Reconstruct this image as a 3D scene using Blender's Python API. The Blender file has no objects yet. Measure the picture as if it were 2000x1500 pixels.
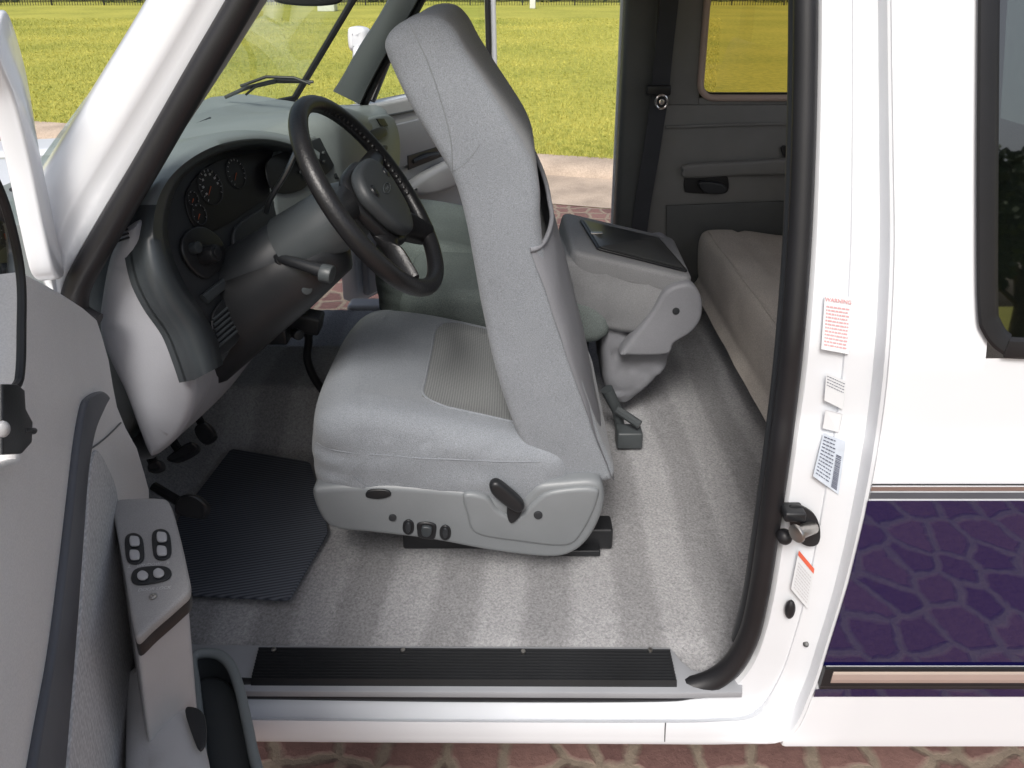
import bpy, bmesh, math, random
from mathutils import Vector, Matrix, noise
from mathutils.geometry import delaunay_2d_cdt
from mathutils.bvhtree import BVHTree
random.seed(7)
sc=bpy.context.scene
V3=Vector
# ------------------------------------------------------------------ camera survey
F=1420.0; CY=401.0; PIT=math.radians(18); CAM=V3((0,0,1.75))
cp,sp=math.cos(PIT),math.sin(PIT)
def ray(u,v):
    w=(v-CY)/F
    return V3(((u-1000)/F, cp-w*sp, -sp-w*cp))
def PY(u,v,y):
    d=ray(u,v); return CAM+d*(y/d.y)
def PZ(u,v,z):
    d=ray(u,v); return CAM+d*((z-CAM.z)/d.z)
def PP(u,v,p0,n):
    d=ray(u,v); return CAM+d*((p0-CAM).dot(n)/d.dot(n))
def interp(tab,x):
    if x<=tab[0][0]: return tab[0][1]
    for a,b in zip(tab,tab[1:]):
        if x<=b[0]: return a[1]+(b[1]-a[1])*(x-a[0])/(b[0]-a[0])
    return tab[-1][1]
YB=[(.3,1.0),(.37,.972),(.395,.962),(.6,.955),(.95,.952),(1.03,.955),(1.05,.963),(1.07,.964),(1.2,.965),(1.9,1.125)]
def yb(z): return interp(YB,z)
def PB(u,v,off=0):
    y=.96
    for _ in range(14):
        p=PY(u,v,y); y=yb(p.z)+off
    return PY(u,v,y)
def sm(a,b,x):
    t=max(0,min(1,(x-a)/(b-a))); return t*t*(3-2*t)
# ------------------------------------------------------------------ materials
def newmat(name):
    m=bpy.data.materials.new(name); m.use_nodes=True
    nt=m.node_tree; nt.nodes.clear()
    o=nt.nodes.new('ShaderNodeOutputMaterial'); return m,nt,o
def mat(name,col,rough=.5,metal=0,ns=8,na=.08,bs=200,bst=0.0,bd=.001,coat=0,fine=0,fs=500,spec=.5,ior=1.5,col2=None,sheen=0):
    m,nt,o=newmat(name); L=nt.links
    b=nt.nodes.new('ShaderNodeBsdfPrincipled')
    b.inputs['Roughness'].default_value=rough; b.inputs['Metallic'].default_value=metal
    b.inputs['Coat Weight'].default_value=coat; b.inputs['Coat Roughness'].default_value=.03
    b.inputs['Specular IOR Level'].default_value=spec; b.inputs['IOR'].default_value=ior
    if sheen: b.inputs['Sheen Weight'].default_value=sheen
    tc=nt.nodes.new('ShaderNodeTexCoord')
    n=nt.nodes.new('ShaderNodeTexNoise'); n.inputs['Scale'].default_value=ns; n.inputs['Detail'].default_value=5
    L.new(tc.outputs['Object'],n.inputs['Vector'])
    r=nt.nodes.new('ShaderNodeValToRGB')
    c2=col2 or tuple(c*(1-na) for c in col)
    c1=col if col2 else tuple(min(1,c*(1+na)) for c in col)
    r.color_ramp.elements[0].position=.3; r.color_ramp.elements[1].position=.7
    r.color_ramp.elements[0].color=(*c2,1); r.color_ramp.elements[1].color=(*c1,1)
    L.new(n.outputs['Fac'],r.inputs['Fac']); out=r.outputs['Color']
    if fine:
        n2=nt.nodes.new('ShaderNodeTexNoise'); n2.inputs['Scale'].default_value=fs; n2.inputs['Detail'].default_value=3
        L.new(tc.outputs['Object'],n2.inputs['Vector'])
        mr=nt.nodes.new('ShaderNodeMapRange'); mr.inputs[1].default_value=.3; mr.inputs[2].default_value=.7
        mr.inputs[3].default_value=1-fine; mr.inputs[4].default_value=1+fine
        L.new(n2.outputs['Fac'],mr.inputs[0])
        mx=nt.nodes.new('ShaderNodeVectorMath'); mx.operation='SCALE'
        L.new(out,mx.inputs[0]); L.new(mr.outputs[0],mx.inputs['Scale']); out=mx.outputs[0]
    L.new(out,b.inputs['Base Color'])
    if bst:
        n3=nt.nodes.new('ShaderNodeTexNoise'); n3.inputs['Scale'].default_value=bs; n3.inputs['Detail'].default_value=4
        L.new(tc.outputs['Object'],n3.inputs['Vector'])
        bp=nt.nodes.new('ShaderNodeBump'); bp.inputs['Strength'].default_value=bst; bp.inputs['Distance'].default_value=bd
        L.new(n3.outputs['Fac'],bp.inputs['Height']); L.new(bp.outputs[0],b.inputs['Normal'])
    L.new(b.outputs[0],o.inputs['Surface'])
    return m
M={}
M['white']=mat('white_paint',(.77,.79,.82),.28,na=.015,coat=.6,ns=3)
M['jamb']=mat('jamb_paint',(.72,.74,.77),.38,na=.03,coat=.2,ns=6)
M['purple']=mat('purple_paint',(.0030,.0024,.048),.015,na=.05,coat=0,ior=2.05,ns=3)
M['chrome']=mat('chrome',(.8,.76,.73),.16,metal=1,na=.03)
M['champagne']=mat('champagne_trim',(.84,.72,.66),.30,metal=.7,na=.03)
M['steel']=mat('steel',(.5,.48,.45),.35,metal=1,na=.1)
M['rubber']=mat('black_rubber',(.012,.012,.014),.45,na=.2,bs=300,bst=.15)
M['black']=mat('black_plastic',(.014,.015,.017),.38,na=.15,bs=500,bst=.2)
M['leather']=mat('black_leather',(.011,.011,.012),.36,na=.15,bs=260,bst=.5,bd=.0012)
M['charcoal']=mat('charcoal_plastic',(.026,.029,.033),.45,na=.12,bs=600,bst=.25)
M['bezel']=mat('bezel_plastic',(.040,.047,.052),.36,na=.08,bs=600,bst=.2)
M['column']=mat('column_plastic',(.060,.068,.072),.42,na=.08,bs=600,bst=.2)
M['dash']=mat('dash_plastic',(.20,.222,.226),.42,na=.06,bs=500,bst=.3,fine=.05,fs=700)
M['greyp']=mat('grey_plastic',(.33,.335,.36),.45,na=.04,bs=600,bst=.25,fine=.04,fs=800)
M['sillp']=mat('sill_paint',(.30,.31,.33),.4,na=.05,bs=300,bst=.2)
M['basep']=mat('seat_base_plastic',(.195,.21,.222),.40,na=.05,bs=600,bst=.25,fine=.04,fs=800)
M['doorp']=mat('door_plastic',(.72,.71,.705),.36,na=.04,bs=300,bst=.6,fine=.07,fs=600)
M['farp']=mat('far_door_plastic',(.42,.42,.43),.45,na=.04,bs=400,bst=.3)
M['switchp']=mat('switch_panel_plastic',(.30,.295,.295),.45,na=.05,bs=500,bst=.3,fine=.14,fs=900)
M['doorband']=mat('door_band_vinyl',(.085,.09,.105),.42,na=.08,bs=600,bst=.2)
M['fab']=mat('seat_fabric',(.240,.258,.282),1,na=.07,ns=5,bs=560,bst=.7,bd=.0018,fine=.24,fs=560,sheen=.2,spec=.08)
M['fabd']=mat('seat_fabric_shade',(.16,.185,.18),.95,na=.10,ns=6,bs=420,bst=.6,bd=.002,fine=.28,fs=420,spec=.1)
M['vinyl']=mat('pocket_vinyl',(.225,.23,.25),.6,na=.06,bs=300,bst=.3,fine=.06,fs=500)
M['console']=mat('console_vinyl',(.245,.25,.26),.6,na=.08,bs=200,bst=.5,fine=.14,fs=400)
M['lid']=mat('lid_satin_plastic',(.055,.058,.06),.28,na=.08,bs=500,bst=.15)
M['bench']=mat('bench_fabric',(.52,.48,.44),.95,na=.08,bs=420,bst=.6,bd=.002,fine=.24,fs=380,spec=.1)
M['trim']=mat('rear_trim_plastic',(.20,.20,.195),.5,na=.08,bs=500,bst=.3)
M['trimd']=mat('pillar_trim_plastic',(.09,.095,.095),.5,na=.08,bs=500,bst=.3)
M['beige']=mat('window_gasket',(.50,.38,.33),.5,na=.05)
M['belt']=mat('belt_webbing',(.045,.047,.055),.8,na=.1,bs=600,bst=.5)
M['headliner']=mat('headliner',(.65,.65,.65),.95,na=.05)
M['label']=mat('label_paper',(.70,.72,.74),.45,na=.03)
M['labelb']=mat('label_paper_blue',(.58,.64,.72),.45,na=.08,ns=60)
M['red']=mat('label_red_ink',(.70,.13,.07),.5,na=.1)
M['pink']=mat('label_faded_red_ink',(.70,.36,.37),.5,na=.1)
M['ink']=mat('label_black_ink',(.10,.11,.16),.5,na=.1)
M['greyink']=mat('grey_ink',(.55,.55,.57),.5,na=.05)
M['gaugeink']=mat('gauge_ink',(.42,.43,.43),.5,na=.05)
M['orange']=mat('gauge_needle',(.35,.08,.03),.5,na=.05)
M['midink']=mat('mid_grey_ink',(.52,.52,.52),.5,na=.05)
M['concrete']=mat('kerb_concrete',(.42,.34,.27),.9,na=.2,ns=4,bs=60,bst=.5,bd=.01,fine=.15,fs=80)
M['bark']=mat('bark',(.10,.075,.05),.9,na=.3,bs=30,bst=.8,bd=.02)
M['leaf']=mat('leaves',(.075,.11,.03),.7,na=.4,ns=1.2,col2=(.03,.055,.012))
M['iron']=mat('fence_iron',(.02,.02,.022),.5)
M['util']=mat('utility_box_paint',(.7,.72,.7),.5)

def weave_mat(name,dark,light,scale):
    m,nt,o=newmat(name); L=nt.links
    b=nt.nodes.new('ShaderNodeBsdfPrincipled'); b.inputs['Roughness'].default_value=.95; b.inputs['Specular IOR Level'].default_value=.15
    tc=nt.nodes.new('ShaderNodeTexCoord'); ws=[]
    for d in ('X','Y'):
        w=nt.nodes.new('ShaderNodeTexWave'); w.bands_direction=d; w.inputs['Scale'].default_value=scale; w.inputs['Distortion'].default_value=.3
        L.new(tc.outputs['Object'],w.inputs['Vector']); ws.append(w)
    mu=nt.nodes.new('ShaderNodeMath'); mu.operation='ADD'
    L.new(ws[0].outputs['Fac'],mu.inputs[0]); L.new(ws[1].outputs['Fac'],mu.inputs[1])
    m2=nt.nodes.new('ShaderNodeMath'); m2.operation='MULTIPLY'; m2.inputs[1].default_value=.5; L.new(mu.outputs[0],m2.inputs[0])
    r=nt.nodes.new('ShaderNodeValToRGB'); r.color_ramp.elements[0].color=(*dark,1); r.color_ramp.elements[1].color=(*light,1)
    r.color_ramp.elements[0].position=.2; r.color_ramp.elements[1].position=.85
    nz=nt.nodes.new('ShaderNodeTexNoise'); nz.inputs['Scale'].default_value=300; L.new(tc.outputs['Object'],nz.inputs['Vector'])
    m3=nt.nodes.new('ShaderNodeMath'); m3.operation='MULTIPLY_ADD'; m3.inputs[1].default_value=.5; L.new(nz.outputs['Fac'],m3.inputs[0])
    m4=nt.nodes.new('ShaderNodeMath'); m4.operation='SUBTRACT'; m4.inputs[1].default_value=.25; L.new(m2.outputs[0],m4.inputs[0]); L.new(m4.outputs[0],m3.inputs[2])
    L.new(m3.outputs[0],r.inputs['Fac']); L.new(r.outputs[0],b.inputs['Base Color'])
    bp=nt.nodes.new('ShaderNodeBump'); bp.inputs['Strength'].default_value=.4; bp.inputs['Distance'].default_value=.001
    L.new(m2.outputs[0],bp.inputs['Height']); L.new(bp.outputs[0],b.inputs['Normal'])
    L.new(b.outputs[0],o.inputs['Surface']); return m
M['insert']=weave_mat('seat_insert_weave',(.16,.17,.175),(.29,.295,.29),58)
def ydz_mat():
    m,nt,o=newmat('door_insert_fabric'); L=nt.links
    b=nt.nodes.new('ShaderNodeBsdfPrincipled'); b.inputs['Roughness'].default_value=.9; b.inputs['Specular IOR Level'].default_value=.2
    tc=nt.nodes.new('ShaderNodeTexCoord'); v=nt.nodes.new('ShaderNodeTexVoronoi'); v.inputs['Scale'].default_value=300; v.inputs['Randomness'].default_value=.5
    mp=nt.nodes.new('ShaderNodeMapping'); mp.inputs['Scale'].default_value=(1,.6,1)
    L.new(tc.outputs['Object'],mp.inputs[0]); L.new(mp.outputs[0],v.inputs['Vector'])
    r=nt.nodes.new('ShaderNodeValToRGB'); r.color_ramp.elements[0].color=(.66,.66,.665,1); r.color_ramp.elements[1].color=(.40,.40,.41,1); r.color_ramp.elements[1].position=.8
    L.new(v.outputs['Distance'],r.inputs['Fac']); L.new(r.outputs[0],b.inputs['Base Color'])
    bp=nt.nodes.new('ShaderNodeBump'); bp.invert=True; bp.inputs['Strength'].default_value=.45; bp.inputs['Distance'].default_value=.0012
    L.new(v.outputs['Distance'],bp.inputs['Height']); L.new(bp.outputs[0],b.inputs['Normal'])
    L.new(b.outputs[0],o.inputs['Surface']); return m
M['fabdoor']=ydz_mat()

def carpet_mat():
    m,nt,o=newmat('carpet_pile'); L=nt.links
    b=nt.nodes.new('ShaderNodeBsdfPrincipled'); b.inputs['Roughness'].default_value=1; b.inputs['Specular IOR Level'].default_value=.05
    g=nt.nodes.new('ShaderNodeNewGeometry')
    nz=nt.nodes.new('ShaderNodeTexNoise'); nz.inputs['Scale'].default_value=1.6; nz.inputs['Detail'].default_value=1
    L.new(g.outputs['Position'],nz.inputs['Vector'])
    sx=nt.nodes.new('ShaderNodeSeparateXYZ'); L.new(g.outputs['Position'],sx.inputs[0])
    a=nt.nodes.new('ShaderNodeMath'); a.operation='MULTIPLY_ADD'; L.new(nz.outputs['Fac'],a.inputs[0]); a.inputs[1].default_value=.12; L.new(sx.outputs['X'],a.inputs[2])
    k=nt.nodes.new('ShaderNodeMath'); k.operation='MULTIPLY'; L.new(a.outputs[0],k.inputs[0]); k.inputs[1].default_value=2*math.pi/.185
    s=nt.nodes.new('ShaderNodeMath'); s.operation='SINE'; L.new(k.outputs[0],s.inputs[0])
    fn2=nt.nodes.new('ShaderNodeTexNoise'); fn2.inputs['Scale'].default_value=60; fn2.inputs['Detail'].default_value=3; L.new(g.outputs['Position'],fn2.inputs['Vector'])
    ad=nt.nodes.new('ShaderNodeMath'); ad.operation='MULTIPLY_ADD'; L.new(fn2.outputs['Fac'],ad.inputs[0]); ad.inputs[1].default_value=.9; L.new(s.outputs[0],ad.inputs[2])
    mr=nt.nodes.new('ShaderNodeMapRange'); mr.inputs[1].default_value=.05; mr.inputs[2].default_value=.85; mr.inputs[3].default_value=.84; mr.inputs[4].default_value=1.12
    L.new(ad.outputs[0],mr.inputs[0])
    fn=nt.nodes.new('ShaderNodeTexNoise'); fn.inputs['Scale'].default_value=190; fn.inputs['Detail'].default_value=5; fn.inputs['Roughness'].default_value=.7; L.new(g.outputs['Position'],fn.inputs['Vector'])
    r=nt.nodes.new('ShaderNodeValToRGB'); r.color_ramp.elements[0].position=.30; r.color_ramp.elements[1].position=.70
    r.color_ramp.elements[0].color=(.205,.205,.212,1); r.color_ramp.elements[1].color=(.43,.43,.44,1)
    L.new(fn.outputs['Fac'],r.inputs['Fac'])
    mx=nt.nodes.new('ShaderNodeVectorMath'); mx.operation='SCALE'; L.new(r.outputs[0],mx.inputs[0]); L.new(mr.outputs[0],mx.inputs['Scale'])
    L.new(mx.outputs[0],b.inputs['Base Color'])
    bp=nt.nodes.new('ShaderNodeBump'); bp.inputs['Strength'].default_value=.6; bp.inputs['Distance'].default_value=.004
    L.new(fn.outputs['Fac'],bp.inputs['Height']); L.new(bp.outputs[0],b.inputs['Normal'])
    L.new(b.outputs[0],o.inputs['Surface']); return m
M['carpet']=carpet_mat()

def mat_ribbed():
    m,nt,o=newmat('ribbed_mat'); L=nt.links
    b=nt.nodes.new('ShaderNodeBsdfPrincipled'); b.inputs['Roughness'].default_value=.7
    g=nt.nodes.new('ShaderNodeNewGeometry')
    w=nt.nodes.new('ShaderNodeTexWave'); w.bands_direction='X'; w.inputs['Scale'].default_value=42
    mp=nt.nodes.new('ShaderNodeMapping'); mp.inputs['Rotation'].default_value=(0,0,math.radians(78))
    L.new(g.outputs['Position'],mp.inputs[0]); L.new(mp.outputs[0],w.inputs['Vector'])
    r=nt.nodes.new('ShaderNodeValToRGB'); r.color_ramp.elements[0].color=(.026,.031,.043,1); r.color_ramp.elements[1].color=(.115,.128,.155,1)
    L.new(w.outputs['Fac'],r.inputs['Fac']); L.new(r.outputs[0],b.inputs['Base Color'])
    bp=nt.nodes.new('ShaderNodeBump'); bp.inputs['Strength'].default_value=.5; bp.inputs['Distance'].default_value=.002
    L.new(w.outputs['Fac'],bp.inputs['Height']); L.new(bp.outputs[0],b.inputs['Normal'])
    L.new(b.outputs[0],o.inputs['Surface']); return m
M['mat']=mat_ribbed()

def paver_mat():
    m,nt,o=newmat('stamped_cobble'); L=nt.links
    b=nt.nodes.new('ShaderNodeBsdfPrincipled'); b.inputs['Roughness'].default_value=.75
    g=nt.nodes.new('ShaderNodeNewGeometry')
    nz=nt.nodes.new('ShaderNodeTexNoise'); nz.inputs['Scale'].default_value=9; nz.inputs['Detail'].default_value=4; L.new(g.outputs['Position'],nz.inputs['Vector'])
    mxv=nt.nodes.new('ShaderNodeVectorMath'); mxv.operation='MULTIPLY_ADD'; L.new(nz.outputs['Color'],mxv.inputs[0]); mxv.inputs[1].default_value=(.07,.07,0); L.new(g.outputs['Position'],mxv.inputs[2])
    vo=nt.nodes.new('ShaderNodeTexVoronoi'); vo.feature='DISTANCE_TO_EDGE'
    vc=nt.nodes.new('ShaderNodeTexVoronoi')
    for q in (vo,vc): q.voronoi_dimensions='2D'; q.inputs['Scale'].default_value=8.0; q.inputs['Randomness'].default_value=.65; L.new(mxv.outputs[0],q.inputs['Vector'])
    r=nt.nodes.new('ShaderNodeValToRGB'); r.color_ramp.elements[0].position=.05; r.color_ramp.elements[1].position=.14
    r2=nt.nodes.new('ShaderNodeValToRGB'); r2.color_ramp.elements[0].color=(.10,.048,.045,1); r2.color_ramp.elements[1].color=(.25,.14,.12,1)
    r2.color_ramp.elements[0].position=.2; r2.color_ramp.elements[1].position=.9
    n4=nt.nodes.new('ShaderNodeTexNoise'); n4.inputs['Scale'].default_value=45; n4.inputs['Detail'].default_value=8; n4.inputs['Roughness'].default_value=.7; L.new(g.outputs['Position'],n4.inputs['Vector'])
    sep=nt.nodes.new('ShaderNodeSeparateColor'); L.new(vc.outputs['Color'],sep.inputs[0])
    av=nt.nodes.new('ShaderNodeMath'); av.operation='MULTIPLY_ADD'; av.inputs[1].default_value=.4; L.new(sep.outputs[0],av.inputs[0])
    av2=nt.nodes.new('ShaderNodeMath'); av2.operation='MULTIPLY'; av2.inputs[1].default_value=.75; L.new(n4.outputs['Fac'],av2.inputs[0]); L.new(av2.outputs[0],av.inputs[2])
    L.new(av.outputs[0],r2.inputs['Fac'])
    mix=nt.nodes.new('ShaderNodeMix'); mix.data_type='RGBA'
    L.new(vo.outputs['Distance'],r.inputs['Fac'])
    r.color_ramp.elements[0].color=(0,0,0,1); r.color_ramp.elements[1].color=(1,1,1,1)
    g2=nt.nodes.new('ShaderNodeValToRGB'); g2.color_ramp.elements[0].color=(.13,.10,.08,1); g2.color_ramp.elements[1].color=(.36,.29,.22,1)
    L.new(n4.outputs['Fac'],g2.inputs['Fac'])
    L.new(r.outputs[0],mix.inputs[0]); L.new(g2.outputs[0],mix.inputs[6]); L.new(r2.outputs[0],mix.inputs[7])
    L.new(mix.outputs[2],b.inputs['Base Color'])
    bp=nt.nodes.new('ShaderNodeBump'); bp.inputs['Strength'].default_value=.5; bp.inputs['Distance'].default_value=.01
    ad=nt.nodes.new('ShaderNodeMath'); ad.operation='ADD'; L.new(r.outputs[0],ad.inputs[0]); L.new(n4.outputs['Fac'],ad.inputs[1])
    L.new(ad.outputs[0],bp.inputs['Height']); L.new(bp.outputs[0],b.inputs['Normal'])
    L.new(b.outputs[0],o.inputs['Surface']); return m
M['paver']=paver_mat()

def grass_mat(name,hi=(.43,.41,.09),lo=(.18,.22,.045)):
    m,nt,o=newmat(name); L=nt.links
    b=nt.nodes.new('ShaderNodeBsdfPrincipled'); b.inputs['Roughness'].default_value=.9; b.inputs['Specular IOR Level'].default_value=.1
    g=nt.nodes.new('ShaderNodeNewGeometry')
    n1=nt.nodes.new('ShaderNodeTexNoise'); n1.inputs['Scale'].default_value=.35; n1.inputs['Detail'].default_value=4
    n2=nt.nodes.new('ShaderNodeTexNoise'); n2.inputs['Scale'].default_value=9; n2.inputs['Detail'].default_value=8; n2.inputs['Roughness'].default_value=.75
    for q in (n1,n2): L.new(g.outputs['Position'],q.inputs['Vector'])
    a=nt.nodes.new('ShaderNodeMath'); a.operation='MULTIPLY_ADD'; L.new(n1.outputs['Fac'],a.inputs[0]); a.inputs[1].default_value=.6
    a2=nt.nodes.new('ShaderNodeMath'); a2.operation='MULTIPLY_ADD'; L.new(n2.outputs['Fac'],a2.inputs[0]); a2.inputs[1].default_value=1.0; a2.inputs[2].default_value=.1
    L.new(a2.outputs[0],a.inputs[2])
    r=nt.nodes.new('ShaderNodeValToRGB'); r.color_ramp.elements[0].position=.62; r.color_ramp.elements[1].position=1.0
    r.color_ramp.elements[0].color=(*lo,1); r.color_ramp.elements[1].color=(*hi,1)
    e=r.color_ramp.elements.new(.85); e.color=tuple((lo[i]*.4+hi[i]*.6) for i in range(3))+(1,)
    L.new(a.outputs[0],r.inputs['Fac']); L.new(r.outputs[0],b.inputs['Base Color'])
    bp=nt.nodes.new('ShaderNodeBump'); bp.inputs['Strength'].default_value=.5; bp.inputs['Distance'].default_value=.05
    L.new(n2.outputs['Fac'],bp.inputs['Height']); L.new(bp.outputs[0],b.inputs['Normal'])
    L.new(b.outputs[0],o.inputs['Surface']); return m
M['grass']=grass_mat('lawn_grass')

def glass_mat(name,tint,ior=1.45):
    m,nt,o=newmat(name); L=nt.links
    t=nt.nodes.new('ShaderNodeBsdfTransparent'); t.inputs[0].default_value=(*tint,1)
    g=nt.nodes.new('ShaderNodeBsdfGlossy'); g.inputs['Roughness'].default_value=.02; g.inputs[0].default_value=(1,1,1,1)
    fr=nt.nodes.new('ShaderNodeFresnel'); fr.inputs[0].default_value=ior
    nz=nt.nodes.new('ShaderNodeTexNoise'); nz.inputs['Scale'].default_value=6
    mu=nt.nodes.new('ShaderNodeMath'); mu.operation='MULTIPLY_ADD'; L.new(nz.outputs['Fac'],mu.inputs[0]); mu.inputs[1].default_value=.01; L.new(fr.outputs[0],mu.inputs[2])
    mx=nt.nodes.new('ShaderNodeMixShader'); L.new(mu.outputs[0],mx.inputs[0]); L.new(t.outputs[0],mx.inputs[1]); L.new(g.outputs[0],mx.inputs[2])
    L.new(mx.outputs[0],o.inputs['Surface']); return m
M['glass']=glass_mat('windshield_glass',(.88,.94,.88))
M['glasst']=glass_mat('tinted_glass',(.62,.52,.33))
M['glassd']=glass_mat('dark_window_glass',(.05,.07,.065),2.3)

# ------------------------------------------------------------------ geometry helpers (return V,F)
def cr(pts,n=6,closed=True):
    P=[V3(p) if len(p)==3 else V3((p[0],p[1],0)) for p in pts]; out=[]
    m=len(P); rng=range(m) if closed else range(m-1)
    for i in rng:
        if closed: a,b,c,d=P[(i-1)%m],P[i],P[(i+1)%m],P[(i+2)%m]
        else: a,b,c,d=P[max(i-1,0)],P[i],P[i+1],P[min(i+2,m-1)]
        for k in range(n):
            t=k/n
            out.append(.5*((2*b)+(c-a)*t+(2*a-5*b+4*c-d)*t*t+(3*b-a-3*c+d)*t**3))
    if not closed: out.append(P[-1])
    return out
def pxs(pts,fn,n=5,closed=True):
    if n: q=cr([(p[0],p[1],0) for p in pts],n,closed)
    else: q=[V3((p[0],p[1],0)) for p in pts]
    return [fn(p.x,p.y) for p in q]
def newell(P):
    n=V3((0,0,0))
    for i in range(len(P)):
        a,b=P[i],P[(i+1)%len(P)]; n+=a.cross(b)
    return n.normalized()
def capfill(V,Fc,ring,n,puff,out,step=0,rev=False):
    c=sum((V[i] for i in ring),V3((0,0,0)))/len(ring)
    e1=n.orthogonal().normalized(); e2=n.cross(e1)
    P2=[V3(((V[i]-c).dot(e1),(V[i]-c).dot(e2))).to_2d() for i in ring]
    pts=[p.copy() for p in P2]
    if step:
        x0=min(p.x for p in P2);x1=max(p.x for p in P2);y0=min(p.y for p in P2);y1=max(p.y for p in P2)
        x=x0+step
        while x<x1:
            y=y0+step
            while y<y1: pts.append(V3((x+random.uniform(-.1,.1)*step,y+random.uniform(-.1,.1)*step)).to_2d()); y+=step
            x+=step
    try: vo,ed,fo,ov,oe,of=delaunay_2d_cdt(pts,[],[list(range(len(ring)))],1,1e-6)
    except Exception: Fc.append(tuple(ring)); return
    mp={}
    used=set(i for f in fo for i in f)
    for i in used:
        o=[k for k in ov[i] if k<len(ring)]
        if o: mp[i]=ring[o[0]]
        else:
            d=min((P2[k]-vo[i]).length for k in range(len(P2))) if puff else 0
            V.append(c+e1*vo[i].x+e2*vo[i].y+out*(puff*(1-math.exp(-d/.025)))); mp[i]=len(V)-1
    for f in fo:
        q=tuple(mp[i] for i in f)
        if len(set(q))<3: continue
        Fc.append(q[::-1] if rev else q)
def slab(P,dv,r=.01,seg=3,mid=0,puff=0,step=0,smi=0):
    n=dv.normalized(); D=dv.length; r=min(r,D*.49)
    Q=[P[0]]
    for p in P[1:]:
        if (p-Q[-1]).length>1e-5: Q.append(p)
    P=Q
    s=1 if newell(P).dot(n)>0 else -1
    m=len(P); inw=[]
    for i in range(m):
        t=(P[(i+1)%m]-P[i-1]); t=t-n*t.dot(n)
        if t.length<1e-9: t=V3((1,0,0))
        inw.append((n.cross(t.normalized()))*s)
    for _ in range(smi): inw=[(inw[i-1]+inw[i]*2+inw[(i+1)%m])/4 for i in range(m)]
    lv=[]
    for k in range(seg+1):
        a=k/seg*math.pi/2; lv.append((r*(1-math.cos(a)),r*(1-math.sin(a))))
    for k in range(1,mid+1): lv.append((r+(D-2*r)*k/(mid+1),0))
    for k in range(seg,-1,-1):
        a=k/seg*math.pi/2; lv.append((D-r*(1-math.cos(a)),r*(1-math.sin(a))))
    V=[];Fc=[]
    for d,i_ in lv:
        for j in range(m): V.append(P[j]+n*d+inw[j]*i_)
    for l in range(len(lv)-1):
        for j in range(m):
            a=l*m+j;b=l*m+(j+1)%m
            Fc.append((a,b,b+m,a+m) if s>0 else (a,a+m,b+m,b))
    capfill(V,Fc,list(range(m)),n,puff,-n,step,rev=True)
    capfill(V,Fc,[(len(lv)-1)*m+j for j in range(m)],n,puff,n,step)
    return V,Fc
def loft(rows,closed=False,cap=False):
    V=[p for r in rows for p in r]; m=len(rows[0]); Fc=[]
    for l in range(len(rows)-1):
        for j in range(m if closed else m-1):
            a=l*m+j;b=l*m+(j+1)%m; Fc.append((a,b,b+m,a+m))
    if cap: Fc.append(tuple(range(m))[::-1]); Fc.append(tuple((len(rows)-1)*m+j for j in range(m)))
    return V,Fc
def tube(P,r,closed=False,res=10,sx=1.0,up=None):
    m=len(P); rows=[]; prev=None
    for i in range(m):
        if closed: t=(P[(i+1)%m]-P[i-1]).normalized()
        else: t=(P[min(i+1,m-1)]-P[max(i-1,0)]).normalized()
        if up is not None: a=(up-t*up.dot(t)).normalized()
        elif prev is None:
            a=V3((0,0,1)); 
            if abs(t.z)>.9: a=V3((0,1,0))
            a=(a-t*a.dot(t)).normalized()
        else: a=(prev-t*prev.dot(t)).normalized()
        prev=a; b=t.cross(a); rr=r[i] if isinstance(r,(list,tuple)) else r
        rows.append([P[i]+a*rr*math.cos(q)+b*rr*sx*math.sin(q) for q in [2*math.pi*k/res for k in range(res)]])
    if closed: rows.append(rows[0])
    return loft(rows,True,not closed)
def cyl(a,b,r0,r1=None,res=24,bev=.15):
    r1=r0 if r1 is None else r1; d=b-a; L_=d.length; bv=min(bev*min(r0,r1),L_*.3); n=d/L_
    return tube([a,a+n*1e-5,a+n*bv*.3,a+n*bv,b-n*bv,b-n*bv*.3,b-n*1e-5,b],[r0*.02,r0-bv,r0-bv*.3,r0,r1,r1-bv*.3,r1-bv,r1*.02],res=res)
def box(c,s,bv=.0,R=None):
    c=V3(c);x,y,z=s[0]/2,s[1]/2,s[2]/2
    bx=V3((1,0,0));by=V3((0,1,0));bz=V3((0,0,1))
    if R: bx,by,bz=R@bx,R@by,R@bz
    P=[c-bx*x-by*y-bz*z,c+bx*x-by*y-bz*z,c+bx*x+by*y-bz*z,c-bx*x+by*y-bz*z]
    if bv:
        Q=[]
        for i in range(4):
            p=P[i];a=(P[i-1]-p).normalized();b=(P[(i+1)%4]-p).normalized()
            for k in range(4):
                q=k/3*math.pi/2; Q.append(p+a*bv*(1-math.sin(q))+b*bv*(1-math.cos(q)))
        P=Q
        return slab(P,bz*2*z,bv,3)
    V=P+[p+bz*2*z for p in P]
    return V,[(3,2,1,0),(4,5,6,7),(0,1,5,4),(1,2,6,5),(2,3,7,6),(3,0,4,7)]
def ball(c,r,res=12):
    c=V3(c);rows=[]
    rr=r if isinstance(r,(tuple,list)) else (r,r,r)
    for i in range(1,res):
        a=math.pi*i/res
        rows.append([c+V3((rr[0]*math.sin(a)*math.cos(b),rr[1]*math.sin(a)*math.sin(b),rr[2]*math.cos(a))) for b in [2*math.pi*k/(res*2) for k in range(res*2)]])
    return loft(rows,True,True)
WL={}
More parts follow.
